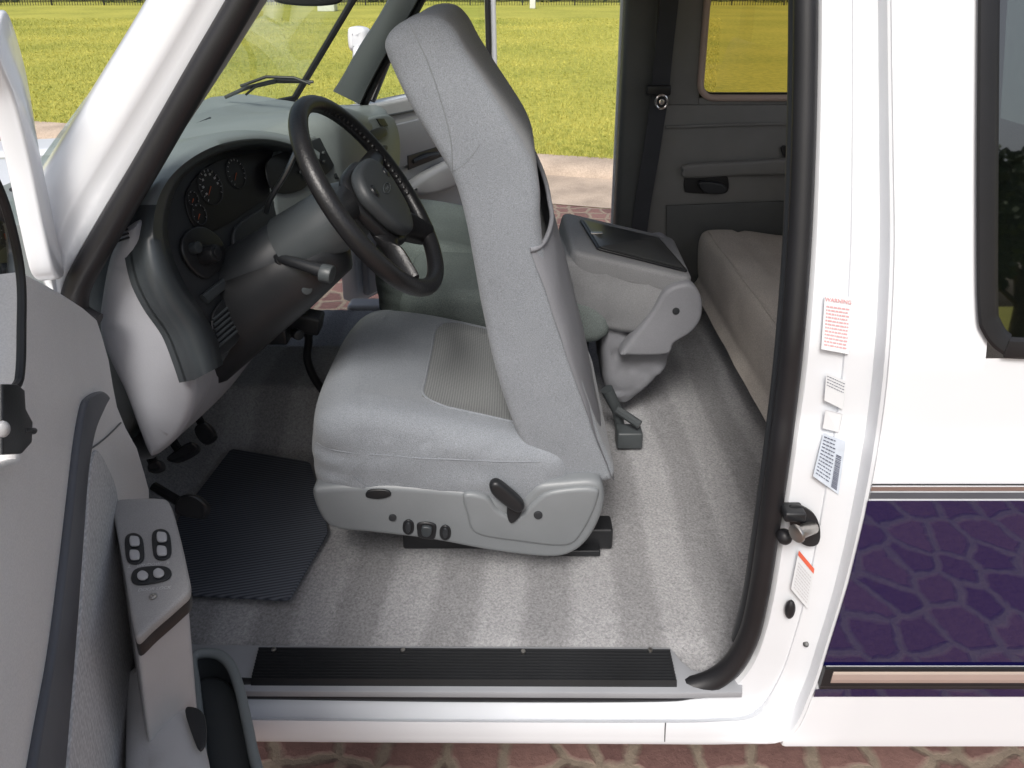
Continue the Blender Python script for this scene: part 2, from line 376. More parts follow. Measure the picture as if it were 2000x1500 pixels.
def obj(name,geos,mats,parent=None,smooth=True,ang=40,label=None,recalc=True,**kw):
    if not isinstance(geos,list): geos=[geos]
    if not isinstance(mats,list): mats=[mats]
    V=[];Fc=[];MI=[]
    for g in geos:
        o=len(V); V+=list(g[0]); Fc+=[tuple(i+o for i in f) for f in g[1]]
        if len(g)>2: MI+=(g[2] if isinstance(g[2],list) else [g[2]]*len(g[1]))
        else: MI+=[0]*len(g[1])
    lo=V3([min(v[i] for v in V) for i in range(3)]);hi=V3([max(v[i] for v in V) for i in range(3)]); c=(lo+hi)/2
    me=bpy.data.meshes.new(name); me.from_pydata([tuple(v-c) for v in V],[],Fc)
    for m in mats: me.materials.append(m)
    me.polygons.foreach_set('material_index',MI)
    if recalc:
        bm=bmesh.new(); bm.from_mesh(me); bmesh.ops.recalc_face_normals(bm,faces=bm.faces); bm.to_mesh(me); bm.free()
    if smooth:
        me.polygons.foreach_set('use_smooth',[True]*len(me.polygons)); me.set_sharp_from_angle(angle=math.radians(ang))
    me.update()
    ob=bpy.data.objects.new(name,me); sc.collection.objects.link(ob); ob.location=c; WL[ob.name]=c.copy()
    if parent: ob.parent=parent; ob.matrix_parent_inverse=Matrix.Translation(-WL[parent.name])
    if label: ob['label']=label
    for k,v in kw.items(): ob[k]=v
    return ob
def empty(name,loc,parent=None,label=None,**kw):
    ob=bpy.data.objects.new(name,None); sc.collection.objects.link(ob); ob.location=loc; ob.empty_display_size=.1; WL[ob.name]=V3(loc)
    if parent: ob.parent=parent; ob.matrix_parent_inverse=Matrix.Translation(-WL[parent.name])
    if label: ob['label']=label
    for k,v in kw.items(): ob[k]=v
    return ob
def textgeo(s,o,xd,yd,size,ext=.0004):
    cu=bpy.data.curves.new('txt','FONT'); cu.body=s; cu.size=size; cu.extrude=ext; cu.align_x='CENTER'; cu.align_y='CENTER'
    t=bpy.data.objects.new('txt',cu); sc.collection.objects.link(t)
    dg=bpy.context.evaluated_depsgraph_get(); me=bpy.data.meshes.new_from_object(t.evaluated_get(dg))
    n=xd.cross(yd).normalized()
    V=[o+xd*v.co.x+yd*v.co.y+n*v.co.z for v in me.vertices]; Fc=[tuple(p.vertices) for p in me.polygons]
    bpy.data.objects.remove(t); bpy.data.curves.remove(cu); bpy.data.meshes.remove(me)
    return V,Fc
def rq(P,r,k=4):
    Q=[]
    for i in range(len(P)):
        p=P[i];a=(P[i-1]-p).normalized();b=(P[(i+1)%len(P)]-p).normalized()
        for j in range(k+1):
            q=j/k*math.pi/2; Q.append(p+a*r*(1-math.sin(q))+b*r*(1-math.cos(q)))
    return Q
# ================================================================== SETTING
def kerb_y(x): return 6.38+max(0,-(x-1))*.27
def sheet(name,x0,x1,y0f,y1f,z,mat_,nx=60,**kw):
    rows=[]
    for i in range(nx+1):
        x=x0+(x1-x0)*i/nx; rows.append([V3((x,y0f(x),z)),V3((x,y1f(x),z))])
    return obj(name,loft(rows),mat_,smooth=False,recalc=False,**kw)
obj('ground',([V3((-400,-400,-.06)),V3((400,-400,-.06)),V3((400,600,-.06)),V3((-400,600,-.06))],[(0,1,2,3)]),M['grass'],smooth=False,kind='structure',label='flat earth sheet reaching the horizon',category='ground')
sheet('paved_drive',-14,14,lambda x:-9,lambda x:kerb_y(x)-1.15,0,M['paver'],kind='structure',label='stamped red cobble paving beneath the truck',category='paving')
sheet('gutter',-14,14,lambda x:kerb_y(x)-1.15,lambda x:kerb_y(x)-.30,.004,M['concrete'],kind='structure',label='pale concrete gutter beside the lawn',category='gutter')
rows=[]
for i in range(81):
    x=-14+28*i/80; k=kerb_y(x)
    rows.append([V3((x,k-.31,.0)),V3((x,k-.29,.05)),V3((x,k-.24,.085)),V3((x,k-.17,.108)),V3((x,k+.02,.112)),V3((x,k+.03,.0))])
obj('kerb',loft(rows),M['concrete'],kind='structure',label='rolled concrete kerb along the lawn',category='kerb')
sheet('lawn',-60,60,lambda x:kerb_y(max(-14,min(14,x))),lambda x:90,.10,M['grass'],nx=120,kind='structure',label='wide sunlit yellow-green lawn beyond the kerb',category='lawn')
V=[];Fc=[]
def blade(x,y,h,w):
    a=random.uniform(0,math.pi); dx=math.cos(a)*w; dy=math.sin(a)*w; lx=random.gauss(0,h*.5); ly=random.gauss(0,h*.5)
    i=len(V); V.extend([V3((x-dx,y-dy,.10)),V3((x+dx,y+dy,.10)),V3((x+lx,y+ly,.10+h))]); Fc.append((i,i+1,i+2))
for _ in range(120000):
    y=6.3+20*random.random()**2.0; x=random.uniform(-.78*y-1,.28*y)
    if y<kerb_y(x)-.02: continue
    h=random.uniform(.012,.036)*(1+.02*y); blade(x,y,h,.0025+.0004*y)
obj('grass_blades',(V,Fc),grass_mat('grass_blade',hi=(.52,.48,.12),lo=(.22,.28,.055)),smooth=False,recalc=False,kind='stuff',label='short yellow-green grass blades on the lawn',category='grass')
g=[]
FY=36
for i in range(420):
    x=-32+i*.125; g.append(box((x,FY,.10+.7),(.018,.018,1.4)))
for z in (.25,1.35): g.append(box((-6,FY-.02,.10+z),(53,.03,.04)))
for i in range(22): g.append(box((-32+i*2.5,FY+.03,.85),(.06,.06,1.6)))
obj('iron_fence',g,M['iron'],smooth=False,label='black iron picket fence at the edge of the lawn',category='fence')
obj('utility_box',[box((-7.6,31,.5),(.7,.6,.8),.03),box((-7.6,31,.93),(.78,.68,.06),.02)],M['util'],label='pale green utility cabinet standing on the lawn',category='utility box')
obj('utility_box',[box((.9,33,.6),(.25,.25,1.0),.03),box((.9,33,1.12),(.3,.3,.05),.02)],M['util'],label='slim white utility post near the fence',category='utility box')
def leaves(c,R,n,s,V,Fc):
    for _ in range(n):
        d=V3((random.gauss(0,1),random.gauss(0,1),random.gauss(0,1))).normalized()*(random.random()**.4)
        p=V3(c)+V3((d.x*R[0],d.y*R[1],d.z*R[2]))
        a=V3((random.gauss(0,1),random.gauss(0,1),random.gauss(0,1))).normalized()*s; b=a.cross(V3((random.gauss(0,1),random.gauss(0,1),random.gauss(0,1)))).normalized()*s*.6
        i=len(V); V.extend([p-a,p+b,p+a,p-b]); Fc.append((i,i+1,i+2,i+3))
V=[];Fc=[]
for i in range(110): leaves((-45+i*.8,40+random.uniform(-1,1),.9+random.uniform(-.3,.6)),(1.2,1,1.1),160,.16,V,Fc)
obj('hedge',(V,Fc),M['leaf'],smooth=False,recalc=False,kind='stuff',label='dense dark green hedge behind the fence',category='hedge')
def tree(x,y,h,sd):
    random.seed(sd); g=[]
    root=empty('tree',(x,y,0),label='broad leafy green tree with brown trunk',category='tree')
    P=[V3((x+random.gauss(0,.06)*k,y+random.gauss(0,.06)*k,h*.6*k/5)) for k in range(6)]
    g.append(tube(P,[.22,.18,.15,.13,.1,.06],res=10)); V=[];Fc=[]
    for k in range(9):
        a=k*2.4; st=P[2+k%4]; e=st+V3((math.cos(a)*h*.25,math.sin(a)*h*.25,h*.22)); g.append(tube([st,(st+e)/2+V3((0,0,.15)),e],[.07,.05,.02],res=6))
        leaves(e,(h*.17,h*.17,h*.12),500,.12,V,Fc)
    for k in range(14):
        leaves((x+random.gauss(0,h*.18),y+random.gauss(0,h*.18),h*.65+random.gauss(0,h*.14)),(h*.13,h*.13,h*.1),330,.12,V,Fc)
    obj('trunk',g,M['bark'],root); obj('crown',(V,Fc),M['leaf'],root,smooth=False,recalc=False)
for i,(x,y,h) in enumerate([(7,-11,4.2),(11,-14,5),(15.5,-12,4.2),(20,-16,5.5),(13,-10,3.6)]): tree(x,y,h,i+3)
for i,(x,y,h) in enumerate([(-24,48,8),(-9,50,9),(5,47,8)]): tree(x,y,h,i+30)
random.seed(11)

# ================================================================== TRUCK
T=empty('pickup_truck',(.4,1.85,0),label='white pickup truck with grey interior, driver door open, on cobble paving',category='pickup truck')
ST=[((1588,-90),(1738,-90)),((1587,100),(1740,100)),((1582,300),(1743,300)),((1573,500),(1745,500)),((1557,700),(1735,700)),((1537,850),(1716,860)),((1517,1000),(1690,1000)),((1500,1130),(1656,1140)),((1480,1230),(1622,1250)),((1450,1300),(1588,1355)),((1400,1342),(1540,1442)),((1330,1355),(1440,1453)),((1250,1359),(1250,1453)),((900,1359),(900,1451)),((500,1354),(500,1448)),((100,1348),(100,1442)),((-150,1344),(-150,1438))]
I_=cr([(a[0],a[1]) for a,b in ST],6,False); O_=cr([(b[0],b[1]) for a,b in ST],6,False)
tc=[0,.05,.12,.3,.5,.52,.56,.75,.84,.885,.925,.96,1]; pf=[.075,.055,.046,.045,.044,.040,.038,.036,.034,.026,.012,.003,0]
pr_=[.075,.055,.046,.040,.034,.020,.006,.0015,.001,.0005,0,0,0]
rows=[]
nb=6*10
for i,(a,b) in enumerate(zip(I_,O_)):
    k_=sm(nb-8,nb+8,i)
    row=[]
    for t,q,q2 in zip(tc,pf,pr_):
        p=a.lerp(b,t); row.append(PB(p.x,p.y,q*(1-k_)+q2*k_))
    e=row[-1]; row.append(V3((e.x,e.y+.004,e.z-.006))) ; row.append(V3((e.x,e.y+.16,e.z-.008)))
    rows.append(row)
obj('door_jamb',[loft([r[:-2] for r in rows[:nb+1]]),loft(rows[nb:])],M['jamb'],T)
edge=[PB(p.x,p.y) for p in O_[:nb+7]]
edge=[e for e in edge if e.z>.405]
edge.append(V3((edge[-1].x,yb(.392),.392))); edge.append(V3((edge[-1].x,yb(.385)+.01,.384)))
top=[V3((edge[0].x,yb(z),z)) for z in (1.95,1.9)]
WX0=PB(1944,400).x; WZ0=PB(2000,670).z
rows=[];rowsL=[]
for e in top+edge:
    if e.z>WZ0: rowsL.append([V3((e.x,e.y+.012,e.z)),V3((e.x+.003,e.y+.002,e.z)),V3((e.x+.008,e.y,e.z)),V3(((e.x+WX0)/2,e.y,e.z)),V3((WX0,e.y,e.z))])
    else:
        rows.append([V3((e.x,e.y+.012,e.z)),V3((e.x+.003,e.y+.002,e.z)),V3((e.x+.008,e.y,e.z)),V3(((e.x+WX0)/2,e.y,e.z)),V3((WX0,e.y,e.z))]+[V3((WX0+(2.0-WX0)*k/6,e.y,e.z)) for k in range(1,7)])
rowsL.append(rows[0][:5])
obj('quarter_panel',[loft(rowsL+[r[:5] for r in rows[1:]]),loft([r[4:] for r in rows])],M['white'],T,ang=30)
def uedge(v): return interp([(945,1697),(1000,1688),(1140,1654),(1250,1620),(1360,1586)],v)
def strip(v0,v1,off,m_,name,lead=4,n=8,thick=0,**k):
    rows=[]
    for i in range(n+1):
        v=v0+(v1-v0)*i/n; o=off
        if thick and i in (0,n): o=off+thick
        p=PB(uedge(v)+lead,v,o)
        rows.append(([V3((p.x,p.y+thick,p.z))] if thick else [])+[p]+[V3((p.x+(1.95-p.x)*j/4,p.y,p.z)) for j in range(1,5)])
    return obj(name,loft(rows),m_,T,recalc=False,smooth=not thick,**k)
strip(945,948,-.002,M['charcoal'],'pinstripe',6,2)
strip(951,959,-.002,M['chrome'],'pinstripe',6,2)
strip(962,974,-.002,M['doorband'],'pinstripe',6,2)
strip(978,1300,-.003,M['purple'],'purple_stripe',3,12)
strip(1346,1361,-.003,M['purple'],'purple_stripe',3,3)
strip(1302,1346,-.010,M['rubber'],'side_moulding',10,8,thick=.009)
strip(1312,1334,-.0125,M['champagne'],'moulding_strip',28,4,thick=.002)
outer=[(1912,-140),(1909,100),(1907,400),(1909,600),(1920,652),(1955,690),(2010,702),(2400,706)]
inner=[(1955,-140),(1952,100),(1950,400),(1950,590),(1955,625),(1975,652),(2015,660),(2400,663)]
qo=cr(outer,6,False); qi=cr(inner,6,False); rows=[]
for a,b in zip(qo,qi):
    row=[PB(a.x,a.y,0)]
    for t,o in ((0,-.008),(.15,-.012),(.8,-.012),(1,-.006),(1,.0)):
        p=a.lerp(b,t); row.append(PB(p.x,p.y,o))
    rows.append(row)
win=empty('side_window',(1.0,1.0,1.5),T)
obj('window_frame',loft(rows),M['rubber'],win)
gp=[PB(p.x,p.y,-.004) for p in qi]; gp.append(V3((gp[-1].x,gp[0].y,gp[0].z)))
obj('window_pane',(gp,[tuple(range(len(gp)))]),M['glassd'],win,smooth=False)
sealp=[(1574,-90),(1573,100),(1569,300),(1560,500),(1544,700),(1523,880),(1502,1030),(1482,1160),(1459,1250),(1416,1312),(1350,1342),(1250,1349),(900,1349),(480,1343),(100,1337),(-100,1332)]
P=[PB(p.x,p.y,.052) for p in cr(sealp,6,False)]
obj('weatherstrip',tube(P,.0180,res=14),M['rubber'],T)
P2=[PB(p.x,p.y,.080) for p in cr([(a-17,b) for a,b in sealp[:9]],6,False)]
obj('pillar_lining',tube(P2,.013,res=10),M['charcoal'],T)
apil=[(540,-120),(474,0),(392,140),(300,300),(215,445),(160,540),(146,585),(152,615),(185,635)]
ya=lambda p:1.02+max(0,(PY(p.x,p.y,1.02).z-1.2))*.12
P=[PY(p.x,p.y,ya(p)) for p in cr(apil,6,False)]
obj('weatherstrip',tube(P,.020,res=14),M['rubber'],T)
L1=[(350,-120),(288,0),(200,145),(110,290),(52,385),(58,460),(75,530),(105,585),(150,660)]
R1=[(520,-120),(452,0),(372,140),(282,290),(198,430),(140,530),(128,580),(135,615),(185,660)]
rows=[]
for a,b in zip(cr(L1,6,False),cr(R1,6,False)):
    row=[]
    for t,o in ((-.02,.06),(0,.03),(.04,.012),(.10,.003),(.3,-.002),(.5,-.001),(.62,.003),(.68,.008),(.8,.010),(.95,.018),(1.02,.035)):
        p=a.lerp(b,t); row.append(PY(p.x,p.y,ya(p)-.02+o))
    rows.append(row)
obj('windshield_pillar',loft(rows),M['white'],T,ang=50)
L2=[(505,-110),(440,20),(352,160),(262,310),(180,460)]; R2=[(590,-110),(507,25),(428,150),(335,290),(235,440)]
rows=[]
for a,b in zip(cr(L2,6,False),cr(R2,6,False)):
    rows.append([PY(a.lerp(b,t).x,a.lerp(b,t).y,1.05+o+max(0,(PY(a.x,a.y,1.05).z-1.2))*.12) for t,o in ((0,0),(.3,.0),(.6,.02),(.9,.05),(1,.09))])
obj('pillar_trim',loft(rows),M['greyp'],T)
rows=[]
for i in range(30):
    x=-2.1+1.12*i/29; rows.append([V3((x,y,1.20-.05*max(0,(-x-1.0))+ (-.004*((y-1.85)/.8)**2 if abs(y-1.85)<.78 else -.06-(abs(y-1.85)-.78)*1.2) - (.02 if abs(abs(y-1.85)-.5)<.02 else 0))) for y in [1.02+1.66*j/40 for j in range(41)]])
obj('hood',loft(rows),M['white'],T,ang=30)
g=[]
for i in range(40): g.append(box((-1.05+.006*math.sin(i),1.15+i*.035,1.225),(.12,.006,.006)))
g.append(box((-1.05,1.85,1.215),(.16,1.45,.012),.004)); obj('cowl_grille',g,M['greyp'],T)
def rslab(x0,x1,y0,y1,z0,z1,b=.02): return box(((x0+x1)/2,(y0+y1)/2,(z0+z1)/2),(x1-x0,y1-y0,z1-z0),b)
obj('roof',[rslab(-.30,1.35,1.12,2.58,1.90,1.95,.02),rslab(-.34,1.35,1.10,1.15,1.84,1.93,.02),rslab(-.34,1.35,2.55,2.60,1.84,1.93,.02)],M['white'],T)
obj('headliner',rslab(-.28,1.3,1.15,2.55,1.87,1.895,.004),M['headliner'],T)
obj('rear_wall',[rslab(1.28,1.33,1.0,2.62,.40,1.25,.01),rslab(1.28,1.33,1.05,2.6,1.82,1.9,.01),rslab(1.28,1.33,1.05,1.15,1.24,1.83,.01),rslab(1.28,1.33,2.5,2.6,1.24,1.83,.01)],M['trim'],T)
obj('firewall',[rslab(-1.22,-1.15,1.05,2.6,.4,1.2,.01)],M['trim'],T)
obj('underbody',[rslab(-1.2,1.9,1.10,2.6,.40,.44,.01)],M['charcoal'],T)
obj('far_rocker',[rslab(-.65,1.9,2.58,2.66,.38,.50,.02)],M['white'],T)
obj('cowl_side',[rslab(-1.15,-.66,1.0,1.05,.42,1.22,.01)],M['jamb'],T)
obj('fender',[rslab(-2.1,-.68,.98,1.03,.45,1.14,.02)],M['white'],T)
def hump(x,y): return .15*sm(1.70,1.80,y)*(1-sm(2.02,2.14,y))*(1-sm(-.25,.15,x))
rows=[]
nx,ny=230,150
for i in range(nx+1):
    x=-1.14+2.42*i/nx; row=[]
    for j in range(ny+1):
        y=1.035+1.54*j/ny
        q=max(sm(1.085,1.11,y),sm(.36,.39,x))
        z=.48+hump(x,y)+ .75*max(0,-.80-x)*1.0 + q*(.007*noise.noise(V3((x*5,y*5,0)))+.0025*noise.noise(V3((x*95,y*95,7))))-.004*(1-q)
        row.append(V3((x,y,z)))
    rows.append(row)
obj('carpet',loft(rows),M['carpet'],T,ang=180)
rows=[]
A0=(490,1330);A1=(1322,1333);B0=(506,1264);B1=(1308,1268)
NR=11
for k in range(NR*4+1):
    t=k/(NR*4); zz=.500+.0035*(1 if (k%4) in (1,2) else 0)
    l=(A0[0]+(B0[0]-A0[0])*t,A0[1]+(B0[1]-A0[1])*t); r=(A1[0]+(B1[0]-A1[0])*t,A1[1]+(B1[1]-A1[1])*t)
    a=PZ(*l,.50);b=PZ(*r,.50); rows.append([V3((a.x,a.y,zz)),V3((b.x,b.y,zz))])
e=rows[0]; rows.insert(0,[V3((p.x,p.y-.004,.488)) for p in e]); e=rows[-1]; rows.append([V3((p.x,p.y+.004,.48)) for p in e])
sl_=empty('sill',(0,1.04,.5),T)
obj('scuff_plate',loft(rows),M['black'],sl_,ang=20)
for u,v in ((535,1270),(787,1271),(1022,1274),(1270,1271)):
    p=PZ(u,v,.503); obj('screw',cyl(p,p+V3((0,0,.004)),.0045),M['steel'],sl_)
P=pxs([(280,1256),(506,1260),(1308,1264),(1330,1290),(1352,1308),(1400,1316),(1450,1290),(1450,1352),(1320,1354),(490,1350),(280,1350)],lambda u,v:PZ(u,v,.492),0)
obj('sill_panel',slab(P,V3((0,0,-.014)),.002,2),M['sillp'],sl_)
P=rq([PZ(u,v,.50) for u,v in ((452,880),(606,906),(642,1042),(566,1176),(370,1166),(344,1022))],.012,4)
obj('floor_mat',slab(P,V3((0,0,.008)),.003,2),M['mat'],label='dark blue-grey ribbed rubber floor mat on the carpet',category='floor mat')

# ================================================================== DRIVER SEAT
DS=empty('driver_seat',(0,1.5,.48),T,label='grey fabric bucket seat with backrest tipped forward')
cprof=[(640,1010),(604,960),(592,905),(590,860),(600,820),(640,797),(700,796),(800,808),(900,828),(1000,850),(1090,870),(1120,920),(1110,1000),(900,1015)]
P=pxs(cprof,lambda u,v:PY(u,v,1.27),7)
Vc,Fcc=slab(P,V3((0,.50,0)),.045,7,mid=34,puff=.008,step=.022)
Vc=[v+V3((0,1.243-1.27,0)) for v in Vc]
def cush(v):
    y=(v.y-1.495)/.25
    z=v.z
    if z>.80: z-=.018*(1-min(1,abs(y)/.7)**3)*sm(-.38,-.25,v.x)
    fx=v.x
    if v.x<-.33: fx+=.03*abs(y)**3
    nz=noise.noise(V3((v.x*7,v.y*7,v.z*26)))
    w=.0035*nz*(1.8 if v.z<.84 else .8)
    if v.z<.83: w+=.0042*math.sin(v.z*120+v.x*18+5*noise.noise(V3((v.x*5,0,v.z*8))))*(.5+noise.noise(V3((v.x*6,2,v.z*5))))
    return V3((fx,v.y-w,z+w*.6))
Vc=[cush(v) for v in Vc]
IY0,IY1,IFR,IR=1.318,1.70,-.195,.07
def in_insert(c):
    if c.z<.77: return False
    if not(IY0<c.y<IY1 and c.x>IFR): return False
    for yy,sg in ((IY0+IR,-1),(IY1-IR,1)):
        if (c.y-yy)*sg>0 and c.x<IFR+IR:
            if math.hypot(c.y-yy,c.x-IFR-IR)>IR: return False
    return True
MI=[1 if in_insert(sum((Vc[i] for i in f),V3((0,0,0)))/len(f)) else 0 for f in Fcc]
obj('cushion',(Vc,Fcc,MI),[M['fab'],M['insert']],DS,ang=75)
bvh=BVHTree.FromPolygons([tuple(v) for v in Vc],Fcc)
arc=[(.05,IY0),(-.04,IY0)]+[(IFR+IR-IR*math.sin(a),IY0+IR-IR*math.cos(a)) for a in [math.radians(q) for q in (0,15,30,45,60,75,90)]]
arc+=[(IFR,y) for y in (1.42,1.47,1.52,1.57,1.61)]+[(IFR+IR-IR*math.cos(a),IY1-IR+IR*math.sin(a)) for a in [math.radians(q) for q in (0,15,30,45,60,75,90)]]+[(-.06,IY1),(.02,IY1)]
S=[]
for p in cr(arc,3,False):
    h=bvh.ray_cast(V3((p.x,p.y,1.2)),V3((0,0,-1)))
    if h[0]: S.append(h[0]-V3((0,0,.0004)))
obj('piping',tube(S,.0030,res=8),M['fab'],DS)
S=[]
for p in cr([(-.40,1.262),(-.2,1.258),(0,1.258),(.06,1.258)],8,False):
    h=bvh.ray_cast(V3((p.x,1.0,.825-.06*(p.x+.4))),V3((0,1,0)))
    if h[0]: S.append(h[0])
if len(S)>3: obj('piping',tube(S,.0016,res=6),M['fab'],DS)

bprof=[(1062,938),(1022,872),(988,790),(962,700),(942,610),(926,520),(909,430),(886,350),(851,290),(812,228),(780,165),(756,112),(750,82),(765,56),(795,36),(830,28),(862,34),(888,60),(912,105),(950,167),(1000,243),(1038,310),(1054,365),(1056,430),(1066,510),(1096,620),(1133,730),(1168,838),(1196,905),(1200,925),(1188,938),(1130,946)]
P=pxs(bprof,lambda u,v:PY(u,v,1.275),5)
Vb,Fb=slab(P,V3((0,.47,0)),.022,6,mid=16,puff=.006,step=.025,smi=4)
Vb=[v+V3((0,1.262-1.275,0)) for v in Vb]
def bk(v):
    yc=1.50; s=1-.16*sm(1.35,1.75,v.z)
    y=yc+(v.y-yc)*s if v.y>yc else yc+(v.y-yc)*(1-.04*sm(1.35,1.75,v.z))
    w=.0025*noise.noise(V3((v.x*10,v.y*5,v.z*9)))+.001*noise.noise(V3((v.x*26,v.y*8,v.z*20)))
    return V3((v.x,y+w,v.z+w))
Vb=[bk(v) for v in Vb]
obj('backrest',(Vb,Fb),M['fab'],DS,ang=75)
bb=BVHTree.FromPolygons([tuple(v) for v in Vb],Fb)
def onnear(px,bvh_,n=6,lift=.0):
    out=[]
    for p in cr(px,n,False):
        d=ray(p.x,p.y).normalized(); h=bvh_.ray_cast(CAM,d)
        if h[0] is not None and (not out or (h[0]-out[-1]).length<.08): out.append(h[0]-d*lift)
    return out
def seam(px,bvh_,r,m_,nm='piping',par=DS):
    s=onnear(px,bvh_)
    if len(s)>2: obj(nm,tube(s,r,res=6),m_,par)
seam([(800,45),(835,120),(862,200),(880,270),(884,335)],bb,.0011,M['basep'])
seam([(884,335),(905,322),(925,300),(938,280)],bb,.0007,M['basep'])
seam([(1045,485),(1066,560),(1100,665),(1142,790),(1184,905)],bb,.0020,M['vinyl'])
Sd=[(1036,488),(1062,560),(1097,665),(1140,790),(1192,925)]; Ms=[(1094,432),(1120,525),(1157,680),(1182,820),(1200,915)]
rows=[];nS=24
Sq=cr(Sd,6,False);Mq=cr(Ms,6,False)
for i in range(len(Sq)):
    f=i/(len(Sq)-1)
    s=PY(Sq[i].x,Sq[i].y,1.258); m_=PY(Mq[i].x,Mq[i].y,1.40)
    e=V3((s.x-.0,1.70,s.z+ .16*(1-f)**3)); e.x-=.03*(1-f)**3
    row=[]
    for k in range(nS+1):
        t=k/nS
        c1=V3((m_.x+.004,1.27,m_.z-.01)); c2=V3((m_.x+.0,1.66,m_.z+(.03)*(1-f)))
        q=s*(1-t)**3+c1*3*t*(1-t)**2+c2*3*t*t*(1-t)+e*t**3
        q.x+=.003*noise.noise(q*14)
        row.append(q)
    rows.append(row)
obj('map_pocket',[loft(rows),tube(rows[0],.005,res=8)],M['vinyl'],DS,ang=60)
sprof=[(609,962),(640,952),(760,950),(900,960),(940,966),(985,985),(1012,988),(1030,968),(1052,950),(1100,944),(1160,941),(1180,958),(1178,1000),(1155,1050),(1120,1082),(1070,1092),(960,1080),(840,1058),(730,1045),(655,1036),(625,1012)]
P=pxs(sprof,lambda u,v:PY(u,v,1.232),6)
gb=slab(P,V3((0,.05,0)),.014,5,smi=3)
b2=slab(pxs([(640,975),(1140,975),(1110,1060),(840,1045),(660,1020)],lambda u,v:PY(u,v,1.30),0),V3((0,.40,0)),.01)
ridge=slab(pxs([(905,968),(948,972),(975,1000),(1010,1012),(1040,985),(1075,962),(1160,955),(1168,980),(1140,1040),(1105,1068),(1010,1060),(930,1045),(912,1010)],lambda u,v:PY(u,v,1.225),5),V3((0,.02,0)),.009,4,smi=3)
obj('seat_base',[gb,ridge,(b2[0],b2[1],1)],[M['basep'],M['charcoal']],DS)
def disc(u,v,y,r,m_,nm,par,th=.004): 
    p=PY(u,v,y); obj(nm,cyl(p+V3((0,.003,0)),p-V3((0,th,0)),r),m_,par)
disc(767,1010,1.232,.008,M['charcoal'],'screw_cap',DS); disc(1051,1005,1.225,.009,M['charcoal'],'screw_cap',DS)
def pslab(px,y,th,m_,nm,par,r=.003,n=4): return obj(nm,slab(pxs(px,lambda u,v:PY(u,v,y),n),V3((0,-th,0)),r,3),m_,par)
pslab([(716,968),(719,956),(740,953),(760,956),(763,966),(740,972)],1.233,.006,M['black'],'memory_switch',DS)
for c in (798,870):
    oy=1027 if c<800 else 1038
    pslab([(c-10,oy-8),(c,oy-15),(c+10,oy-8),(c+10,oy+8),(c,oy+15),(c-10,oy+8)],1.234,.006,M['black'],'seat_switch',DS)
    pslab([(c-5,oy-5),(c,oy-10),(c+5,oy-5),(c+5,oy+5),(c,oy+10),(c-5,oy+5)],1.228,.007,M['charcoal'],'seat_switch',DS)
pslab([(816,1020),(834,1017),(851,1022),(852,1036),(848,1050),(834,1050),(818,1046),(815,1034)],1.234,.006,M['black'],'seat_switch',DS)
pslab([(824,1026),(834,1024),(844,1028),(842,1040),(834,1044),(825,1040)],1.228,.009,M['bezel'],'seat_switch',DS)
lv=[(956,938),(968,930),(985,938),(1022,972),(1018,988),(1000,985),(965,958)]
pslab(lv,1.222,.022,M['black'],'recline_lever',DS,r=.008)
pslab([(995,975),(1022,980),(1015,1005),(998,1018),(990,1000)],1.226,.008,M['black'],'lever_bracket',DS,r=.003)
for yy in (1.365,1.645): obj('seat_rail',[rslab(-.25,.23,yy-.025,yy+.025,.485,.54,.006)],M['black'],DS)
obj('rail_foot',rslab(.08,.20,1.32,1.41,.484,.50,.003),M['black'],DS)
obj('recliner_hinge',[tube([PY(u,v,1.76) for u,v in ((1185,760),(1205,800),(1212,840),(1215,865))],[.018,.016,.014,.014],res=10),tube([PY(1205,800,1.74),PY(1250,830,1.70)],.012,res=8),box(PY(1228,852,1.72),(.07,.05,.05),.006)],M['column'],DS)

# ================================================================== PASSENGER + CENTRE SEATS
PS=empty('passenger_seat',(0,2.35,.48),T,label='dark grey-green fabric passenger bucket seat')
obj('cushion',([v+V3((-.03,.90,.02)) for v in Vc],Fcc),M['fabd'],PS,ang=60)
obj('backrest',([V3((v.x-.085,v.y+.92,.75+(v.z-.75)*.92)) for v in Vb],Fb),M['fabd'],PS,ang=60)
obj('seat_base',[rslab(-.36,.2,2.18,2.58,.62,.78,.02),rslab(-.3,.1,2.25,2.5,.49,.63,.01)],M['column'],PS)
CS=empty('centre_seat',(.1,1.95,.48),T,label='grey centre seat folded down with black console lid')
P=[V3((x,1.79,z)) for x,z in ((-.29,.80),(-.31,.87),(-.28,.915),(-.2,.92),(0,.91),(.22,.90),(.24,.76),(-.2,.75))]
P=cr(P,5); g1=slab(P,V3((0,.33,0)),.04,5,mid=3)
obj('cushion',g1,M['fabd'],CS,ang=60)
P=pxs([(1080,505),(1130,503),(1200,512),(1270,530),(1325,548),(1350,568),(1356,600),(1330,640),(1290,650),(1230,652),(1150,636),(1085,610)],lambda u,v:PY(u,v,1.80),6)
gf=slab(P,V3((0,.36,0)),.03,5,mid=3,puff=.008,step=.03,smi=3)
gf=([V3((v.x,v.y+.005*noise.noise(v*18),v.z-.13*(v.y-1.79)-.004)) for v in gf[0]],gf[1])
obj('folded_backrest',gf,M['console'],CS,ang=60)
P=pxs([(1296,575),(1318,560),(1350,556),(1370,580),(1371,620),(1352,650),(1318,672),(1302,694),(1222,696),(1215,688),(1245,650),(1275,610)],lambda u,v:PY(u,v,1.775),5)
for dy in (0,.36): obj('hinge_cover',slab([p+V3((0,dy,0)) for p in P],V3((0,.05,0)),.012,4,smi=3),M['vinyl'],CS)
disc(1320,607,1.776,.010,M['charcoal'],'screw_cap',CS)
